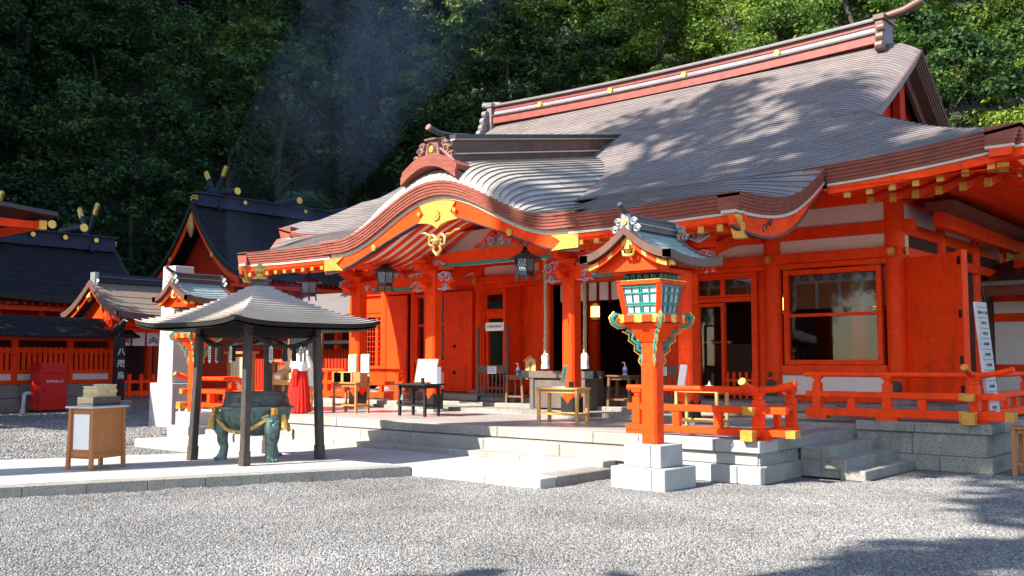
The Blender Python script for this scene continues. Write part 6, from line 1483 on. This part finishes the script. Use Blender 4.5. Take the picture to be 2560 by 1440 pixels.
# gate with thatched roof
gt = thing('thatched_gate', 'red shrine gate with thick weathered thatched roof and white crested curtain', 'gate', (-31.7, 17.3, 0))
for y in (-0.9, 0.9):
    for x in (-0.8, 0.6): MB().tube([(x,y,0.4),(x,y,3.0)],0.13,12).build('column','vermilion',gt,smooth=True)
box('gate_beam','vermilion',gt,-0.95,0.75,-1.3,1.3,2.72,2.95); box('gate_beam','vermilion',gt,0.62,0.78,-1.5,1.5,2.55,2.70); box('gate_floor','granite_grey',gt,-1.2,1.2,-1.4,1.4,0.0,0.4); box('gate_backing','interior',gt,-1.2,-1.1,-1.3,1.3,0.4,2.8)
for i in range(4): box('gate_curtain','cloth_white',gt,0.70,0.72,-1.05+0.52*i,-0.60+0.52*i,2.1,2.55)
for i in (0,2):
    mb = MB()
    for s in (-1,1): mb.tube([(0.735,-0.82+0.52*i+s*a,b) for a,b in ((0.0,2.40),(0.06,2.33),(0.16,2.28))],0.02,5).tube([(0.735,-0.82+0.52*i+s*a,b) for a,b in ((0.0,2.30),(0.07,2.24),(0.16,2.19))],0.025,5)
    mb.build('curtain_crest','ink_blue',gt)
for i in range(5):
    box('barrier_post','vermilion',gt,1.3,1.4,-1.0+0.42*i,-0.9+0.42*i,0.4,1.15)
box('barrier_rail','vermilion',gt,1.32,1.38,-1.1,0.95,0.85,0.95); box('barrier_rail','vermilion',gt,1.32,1.38,-1.1,0.95,0.45,0.6)
twisted([(0.8,0.5,1.0),(0.8,0.5,2.6)],0.05).build('gate_rope','rope',gt); MB().lathe([(0.1,0.7),(0.1,0.8),(0.08,1.0),(0.03,1.05)],10,(0.8,0.5,0)).build('rope_tassel','paper',gt,smooth=True)
zg = gable_roof(gt, 2.05, -1.75, 1.75, 3.0, 4.25, 'thatch', 'ridge_brown', thick=0.22, nl=6, sag=0.45, up=0.12, step=0.02, tilt=0.0)
for yv, o in ((-1.66,-1),):
    gp = [(a, zg(abs(a), yv)-0.22) for a in [-1.95+0.195*i for i in range(21)]]; mb = MB(); k_ = len(gp)
    for a, z in gp:
        for dy, dz in ((0,0),(0,-0.13),(0.05,-0.13),(0.05,0)): mb.v.append((a, yv+dy, z+dz))
    for i in range(k_-1):
        for j in range(4): mb.f.append((i*4+j, i*4+(j+1)%4, (i+1)*4+(j+1)%4, (i+1)*4+j))
    mb.build('bargeboard','vermilion',gt)
    MB().prism([(a,z-0.1) for a,z in gp[3:18]]+[(1.2,2.95),(-1.2,2.95)],'y',-1.3,-1.25).build('gable_panel','vermilion',gt)
    MB().tube([(0,-1.70,3.85),(0,-1.72,3.7),(0,-1.70,3.55)],[0.03,0.10,0.03],8).build('carved_pendant','gold',gt,smooth=True)
    for a in (-0.8,0.8): box('gilt_plate','gold',gt,a-0.06,a+0.06,-1.70,-1.66,zg(0.8,yv)-0.36,zg(0.8,yv)-0.22)
box('ridge','ridge_blue',gt,-0.14,0.14,-1.5,1.6,4.22,4.38); box('ridge','ridge_dark',gt,-0.18,0.18,-1.5,1.6,4.38,4.42); box('ridge','ridge_blue',gt,-0.10,0.10,-1.5,1.6,4.42,4.52)
mb = MB().box(-0.16,0.16,-1.62,-1.48,4.1,4.55)
for s in (-1,1): mb.tube([(s*a,-1.55,b) for a,b in spiral(0.2,4.2,0.1,1.3,0.2)],0.04,6)
mb.build('ridge_end','silver',gt)
# two shrine halls with crossed finials in the shade behind
def shrine(name, label, x, y, hw, l, ze, zr_, rear=True):
    t = thing(name, label, 'shrine building', (x, y, 0))
    zf = gable_roof(t, hw, -l/2, l/2, ze, zr_, 'bark_roof', 'black_wood', thick=0.25, nl=10, sag=0.62, up=0.15, step=0.02)
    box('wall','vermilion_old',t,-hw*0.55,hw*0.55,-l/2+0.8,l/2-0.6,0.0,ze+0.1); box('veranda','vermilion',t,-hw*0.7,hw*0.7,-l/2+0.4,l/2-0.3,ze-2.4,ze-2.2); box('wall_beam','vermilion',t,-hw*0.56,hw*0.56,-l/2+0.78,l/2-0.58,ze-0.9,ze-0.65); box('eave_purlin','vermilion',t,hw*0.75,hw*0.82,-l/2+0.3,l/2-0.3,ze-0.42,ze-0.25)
    for i in range(4): MB().tube([(hw*0.56,-l/2+0.9+(l-1.6)*i/3,0),(hw*0.56,-l/2+0.9+(l-1.6)*i/3,ze)],0.14,10).build('column','vermilion',t,smooth=True)
    for i in range(3): box('plaster_panel','plaster',t,hw*0.552,hw*0.56,-l/2+1.15+(l-1.6)*i/3,-l/2+0.65+(l-1.6)*(i+1)/3,ze-1.6,ze-1.0)
    for i in range(int(l/0.3)-2): box('rafter','vermilion_old',t,hw*0.55,hw*0.93,-l/2+0.4+0.3*i-0.05,-l/2+0.4+0.3*i+0.05,ze-0.24,ze-0.12)
    for o in (-1,1):
        yv = o*(l/2-0.1); gp = [(a, zf(abs(a), yv)-0.26) for a in [hw*(-0.97+0.097*i) for i in range(21)]]; mb = MB(); k_ = len(gp)
        for a, z in gp:
            for dy, dz in ((0,0),(0,-0.32),(-o*0.07,-0.32),(-o*0.07,0)): mb.v.append((a, yv+dy, z+dz))
        for i in range(k_-1):
            for j in range(4): mb.f.append((i*4+j, i*4+(j+1)%4, (i+1)*4+(j+1)%4, (i+1)*4+j))
        mb.build('bargeboard','vermilion',t)
        MB().prism([(a,z-0.05) for a,z in gp[3:18]]+[(hw*0.6,ze-0.3),(-hw*0.6,ze-0.3)],'y',o*(l/2-1.0),o*(l/2-1.05)).build('gable_panel','vermilion_old',t)
        MB().tube([(0,yv+o*0.03,zr_-0.5),(0,yv+o*0.05,zr_-1.1),(0,yv+o*0.03,zr_-1.6)],[0.06,0.22,0.05],8).build('carved_pendant','carving_gold',t,smooth=True)
        for a in (-0.45,0.45): rz_ = zf(abs(a)*hw, yv)-0.42; MB().tube([(a*hw,yv+o*0.01,rz_),(a*hw,yv+o*0.05,rz_)],0.12,10).build('gilt_boss','gold',t)
        # crossed finials
        for s in ((-1,1) if (rear or o < 0) else ()):
            p0 = Vector((-s*0.45, o*(l/2-1.3), zr_-0.25)); p1 = Vector((s*0.95, o*(l/2-1.3)-s*0.06, zr_+1.75)); p1b = p0.lerp(p1, 0.80)
            MB().beam(p0, p1b, 0.10, 0.20, up=(1,0,0.4)).build('crossed_finial','ridge_blue',t); MB().beam(p1b, p1, 0.105, 0.205, up=(1,0,0.4)).build('finial_tip','gold',t)
        for dz in (0.14, 0.26): MB().prism([(-0.28,zr_+dz),(0,zr_+dz+0.09),(0.28,zr_+dz),(0.28,zr_+dz+0.06),(0,zr_+dz+0.15),(-0.28,zr_+dz+0.06)],'y',o*(l/2-0.2),o*(l/2-0.16)).build('gilt_chevron','gold',t)
    box('ridge','ridge_blue',t,-0.32,0.32,-l/2+0.2,l/2-0.2,zr_-0.12,zr_+0.18); box('ridge','ridge_blue',t,-0.22,0.22,-l/2+0.2,l/2-0.2,zr_+0.18,zr_+0.45); box('ridge','ridge_blue',t,-0.36,0.36,-l/2+0.1,l/2-0.1,zr_+0.45,zr_+0.52)
    for i in range(3):
        yv = -l/2+1.9+(l-3.8)*i/2; MB().tube([(-0.9,yv,zr_+0.70),(0.9,yv,zr_+0.70)],0.17,12).build('ridge_billet','ridge_blue',t,smooth=True)
        for s in (-1,1): MB().tube([(s*0.9,yv,zr_+0.70),(s*0.93,yv,zr_+0.70)],0.17,12).build('billet_cap','gold',t)
        rr2 = MB().tube([(0.36,yv+0.8,zr_+0.3),(0.40,yv+0.8,zr_+0.3)],0.10,10).build('gilt_boss','gold',t)
    return t
shrine('shrine_building', 'black roofed shrine building with tall red gable and crossed finials', -40.2, 29.9, 3.9, 11.0, 5.3, 8.9, rear=False)
shrine('shrine_building', 'low black roofed shrine building with crossed finials behind the slatted fence', -40.0, 17.6, 3.4, 6.4, 3.9, 6.35)
ba = thing('thatched_wing', 'dim red side building with dark roof filling the corner behind the gate', 'building', (-36.5, 22.6, 0)); box('wall','vermilion_old',ba,-1.5,1.5,-3.5,3.5,0,3.2); gable_roof(ba,2.4,-4,4,3.1,4.2,'bark_roof','black_wood',thick=0.2,nl=8)
# fence and prayer racks between the far porch end and the gate
fe = thing('red_paling', 'tall red paling fence beyond the far end of the porch', 'fence', (-25.4, 19.6, 0), radians(0))
pl_ = MB().box(-0.055,0.055,-0.02,0.02,0.62,1.95).mesh('paling','vermilion_old')
for i in range(42): place('paling', pl_, fe, loc=(-3.2+0.155*i,0,0))
for z in (0.7,1.7): box('paling_rail','vermilion',fe,-3.3,3.4,0.022,0.07,z,z+0.12)
box('plaster_panel','plaster',fe,-3.3,3.4,0.05,0.09,0.2,0.6); box('paling_sill','vermilion',fe,-3.3,3.4,-0.05,0.05,0.5,0.62); box('paling_roof','bark_roof',fe,-3.5,3.6,-0.5,0.5,2.1,2.2)
kw = thing('covered_walkway', 'grey roofed covered walkway with red frame beyond the far porch column', 'building', (-25.0, 21.5, 0))
for a in (-3,-1,1,3): box('column','vermilion',kw,a-0.1,a+0.1,-0.1,0.1,0,3.0)
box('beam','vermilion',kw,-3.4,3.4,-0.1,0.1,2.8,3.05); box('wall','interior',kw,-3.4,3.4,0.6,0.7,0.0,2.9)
wr = bpy.data.objects.new('walkway_roof', None); bpy.data.objects.remove(wr)
MB().grid(lambda i,j: (-4.0+8.0*j/10, -1.3+2.6*i/12, 3.05+0.95*(i/12)+0.06*abs(j-5)/5), 13, 11, thick=0.14).build('roof','roof_copper',kw)
MB().sweep([(-4.0+8.0*j/10,-1.3,3.06+0.06*abs(j-5)/5) for j in range(11)], [(0,-1,0)]*11, layers(4,0.05,0.4)).build('eave_edge','fascia',kw)
for i in range(20): o = box('rafter','vermilion',kw,-3.8+0.4*i-0.04,-3.8+0.4*i+0.04,-1.15,0,2.78,2.86)
def ema_rack(x, y, label, w, h, m, rz=0):
    t = thing('prayer_rack', label, 'rack', (x, y, 0), rz)
    for s in (-1,1): box('rack_post','wood_orange',t,s*w/2-0.05,s*w/2+0.05,-0.05,0.05,0,h)
    box('rack_top','wood_orange',t,-w/2-0.1,w/2+0.1,-0.12,0.12,h,h+0.06)
    n = int(w/0.15)
    for i in range(n): box('rack_board',m,t,-w/2+0.06+(w-0.12)*i/n+0.006,-w/2+0.06+(w-0.12)*(i+1)/n-0.006,-0.03,0.0,0.75,h-0.08)
    for z in (0.7,): box('rack_shelf',m,t,-w/2,w/2,-0.2,0.08,z-0.05,z)
ema_rack(-20.6, 14.0, 'pale plank wish board rack right of the far lantern post', 0.95, 1.75, 'wood_pale'); ema_rack(-19.8, 14.9, 'brown plank rack with a dark screen behind the corner railing', 1.3, 1.55, 'wood_brown')
sc3 = thing('dark_banner', 'dark blue banner hung above the brown plank rack', 'banner', (-19.7, 15.25, 0)); box('banner','iron',sc3,-0.6,0.6,-0.01,0.01,1.6,2.25); box('banner_post','wood_brown',sc3,-0.68,-0.6,-0.03,0.03,0,2.3); box('banner_post','wood_brown',sc3,0.6,0.68,-0.03,0.03,0,2.3)
table('amulet_table','small honey wooden table with amulet boxes behind the incense burner',-16.7,12.55,ZT,1.0,0.4,0.62,'wood_light',leg=0.05,shelf=0.12)
for i,(xx,lb) in enumerate(((-16.95,'pale amulet box with slanted lid at the far end of the amulet table'),(-16.45,'pale amulet box with slanted lid at the near end of the amulet table'))):
    q = thing('amulet_box', lb, 'box', (xx,12.55,ZT+0.62)); MB().prism([(-0.14,0),(0.14,0),(0.14,0.24),(-0.14,0.14)],'x',-0.17,0.17).build('box_body','wood_light',q); box('price_card','paper',q,-0.10,0.10,-0.146,-0.141,0.02,0.10); box('notice','wood_pale',q,-0.14,0.14,0.142,0.155,0.0,0.62)
# roof corner of a building just outside the left of the view
ne = thing('office_building', 'red office building whose black roof corner and gold tipped eave reach into view', 'building', (-27.2, 8.0, 0))
MB().grid(lambda i,j: (-3.5+7.0*j/10, -3.2+6.0*i/12, 5.08+0.35*(1-abs(i-6)/6)+0.12*((abs(j-5)/5)**3)*(abs(i-6)/6)), 13, 11, thick=0.10).build('roof','black',ne)
box('eave_board','vermilion',ne,-3.1,3.1,2.45,2.6,4.80,4.98); box('eave_board','vermilion',ne,2.9,3.05,-2.9,2.6,4.80,4.98); box('gilt_cap','gold',ne,2.95,3.2,2.50,2.68,4.78,5.0); box('wall','plaster',ne,-2.4,0.4,-2.4,0.6,0,4.8)
for sx in (-1,1):
    for sy in (-2.4,0.6): box('column','vermilion',ne,sx*1.4-1.12,sx*1.4-0.88,sy-0.12,sy+0.12,0,4.8)
pt = thing('kerb_rails', 'stack of red and yellow barrier rails at the foot of the office building', 'barrier', (-24.6, 9.05, 0))
for i,(z,m__) in enumerate(((0.55,'gold_paint'),(0.8,'vermilion'),(1.35,'vermilion'),(1.6,'vermilion'))): box('barrier_rail', m__, pt, -0.5,0.9,-0.1,0.1,z,z+0.14,0.02)
for s in (-0.4,0.6): box('barrier_post','vermilion',pt,s-0.05,s+0.05,-0.06,0.06,0,1.7)
# ---------------------------------------------------------------- right edge: side wing, sign, table
an = thing('side_wing', 'side wing with white plaster panels and grey metal roof right of the swung door', 'building', (-4.0, 23.0, 0))
for a in (-2.2,-0.9,0.75,2.4): MB().box(a-0.11,a+0.11,-0.11,0.11,0.6,3.0).build('column','vermilion',an,bevel=0.01)
box('wall_base','granite_grey',an,-2.6,3.5,-0.2,0.3,0,0.6)
for z0,z1 in ((0.6,0.78),(1.32,1.5),(2.42,2.6),(2.85,3.02)): box('wall_rail','vermilion',an,-2.6,3.5,-0.07,0.07,z0,z1,0.006)
for z0,z1 in ((0.78,1.32),(1.5,2.42),(2.6,2.85)): box('plaster_panel','plaster',an,-2.6,3.5,-0.03,0.03,z0,z1)
box('bracket_arm','vermilion',an,0.2,1.3,-0.1,0.1,3.02,3.16,0.01); box('bracket_arm','vermilion',an,0.45,1.05,-0.12,0.12,2.9,3.02,0.01)
MB().add([(-2.7,-1.2,3.22),(4,-1.2,3.22),(4,1.4,4.0),(-1.2,1.4,4.0)],[(0,1,2,3)]).build('roof','metal_roof',an,fix=False)
box('gutter','silver',an,-2.72,4,-1.28,-1.18,3.12,3.22,0.01); box('eave_board','fascia',an,-2.7,4,-1.17,-1.1,2.92,3.12,0.004)
for a in (-1.6,0.5): MB().tube([(a,-1.24,3.12),(a,-1.24,2.95),(a+0.02,-1.2,2.8)],0.02,6).build('gutter_hook','black',an)
sr = thing('corridor_roof', 'sloping brown eave of the corridor roof behind the swung door', 'roof', (-5.2, 20.8, 0))
MB().beam((0.0,-3.2,4.02),(0.0,2.7,4.0),0.16,0.26).build('eave_board','vermilion',sr); MB().beam((0.05,-3.3,4.24),(0.05,2.8,4.22),0.5,0.18).build('eave_edge','fascia',sr); MB().add([(0.3,-3.3,4.35),(0.3,2.8,4.33),(-0.6,2.8,4.8),(-0.6,-3.3,4.8)],[(0,1,2,3)]).build('roof','roof_copper',sr,fix=False)
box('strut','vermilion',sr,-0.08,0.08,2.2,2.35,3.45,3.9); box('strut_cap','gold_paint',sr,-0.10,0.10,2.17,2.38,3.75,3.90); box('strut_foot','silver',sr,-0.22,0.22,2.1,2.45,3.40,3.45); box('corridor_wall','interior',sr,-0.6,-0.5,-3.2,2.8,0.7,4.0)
sb = thing('price_board', 'tall leaning white lettered board behind the end of the podium railing', 'sign', (-3.98, 15.55, 0.68), radians(82))
M_ = Matrix.Rotation(radians(-5), 3, 'X'); MB().cbox((0,0.0,0.88),(0.36,0.045,1.76), M_).build('board','board_grey',sb)
for i in range(11): MB().cbox((0,-0.0255+(0.13+0.155*i-0.88)*0.0873,0.13+0.155*i),(0.34,0.004,0.006), M_).build('ruled_line','ink',sb)
for i, tx in enumerate(('御祈祷のご案内','家内安全','交通安全','厄除開運','商売繁盛','学業成就','安産祈願','心願成就','身体健全','初宮詣')): text(tx, 0.048, 'ink', sb, (0,-0.030+(1.60-0.155*i-0.88)*0.0873,1.60-0.155*i), (radians(85),0,0), depth=0.001)
rt2 = table('side_table','plain wooden table with a sanitiser bottle beyond the podium corner',-2.95,14.95,0.0,1.1,0.45,0.66,'wood_orange',leg=0.06,shelf=0.14)
sanitiser(-3.28, 14.95, 0.66, 'pump bottle of sanitiser on the table beyond the podium corner')
bg = thing('black_bag','black cloth bag on the table beyond the podium corner','bag',(-2.9,14.95,0.66)); MB().lathe([(0.14,0),(0.17,0.05),(0.15,0.16),(0.05,0.2)],12).build('bag','black',bg,smooth=True)
# ---------------------------------------------------------------- shade trees behind the camera
shade_tree(-17.5, -6.5, 26, [(3.4,1.0,26.0,5.0,3.2,34,80),(-0.8,4.7,26.0,2.3,1.0,9,60),(4.9,1.6,20.5,3.6,2.2,19,80)], 0.7, 40, 'tall camphor tree standing by the sunny side of the courtyard')
shade_tree(-7.0, -4.5, 15, [(0.2,0.3,15.0,3.0,2.6,22,70),(1.4,-0.6,8.8,2.2,0.8,8,50)], 0.45, 60, 'smaller camphor tree shading the gravel near the viewer')

# ---------------------------------------------------------------- incense smoke drifting up from the burner
def smoke():
    mb = MB()
    mb.tube([(-12.05,8.5,1.02),(-12.0,8.55,1.6),(-11.9,8.7,2.4),(-12.5,9.1,3.4),(-13.2,9.8,4.6),(-13.0,10.6,6.0),(-12.4,11.4,7.6),(-11.6,12.2,9.6)], [0.25,0.4,0.6,0.8,1.05,1.3,1.55,1.8], 16)
    m = bpy.data.materials.new('smoke'); m.use_nodes = True; N = m.node_tree.nodes; L = m.node_tree.links
    N.remove(N['Principled BSDF']); v = N.new('ShaderNodeVolumePrincipled'); v.inputs['Color'].default_value = (0.38, 0.55, 1.0, 1); v.inputs['Anisotropy'].default_value = 0.2
    tc = N.new('ShaderNodeTexCoord'); mp = N.new('ShaderNodeMapping'); mp.inputs['Scale'].default_value = (0.9, 0.9, 0.38)
    n = N.new('ShaderNodeTexNoise'); n.inputs['Scale'].default_value = 1.0; n.inputs['Detail'].default_value = 3; n.inputs['Distortion'].default_value = 0.8
    r = N.new('ShaderNodeMapRange'); r.inputs[1].default_value = 0.46; r.inputs[2].default_value = 0.72; r.inputs[3].default_value = 0.0; r.inputs[4].default_value = SMOKE
    L.new(tc.outputs['Object'], mp.inputs[0]); L.new(mp.outputs[0], n.inputs['Vector']); L.new(n.outputs['Fac'], r.inputs[0]); L.new(r.outputs[0], v.inputs['Density'])
    L.new(v.outputs[0], N['Material Output'].inputs['Volume']); MATS['smoke'] = m
    o = mb.build('smoke', 'smoke'); o['kind'] = 'stuff'; o['label'] = 'thin blue incense smoke rising from the burner'
SMOKE = 0.045
smoke()
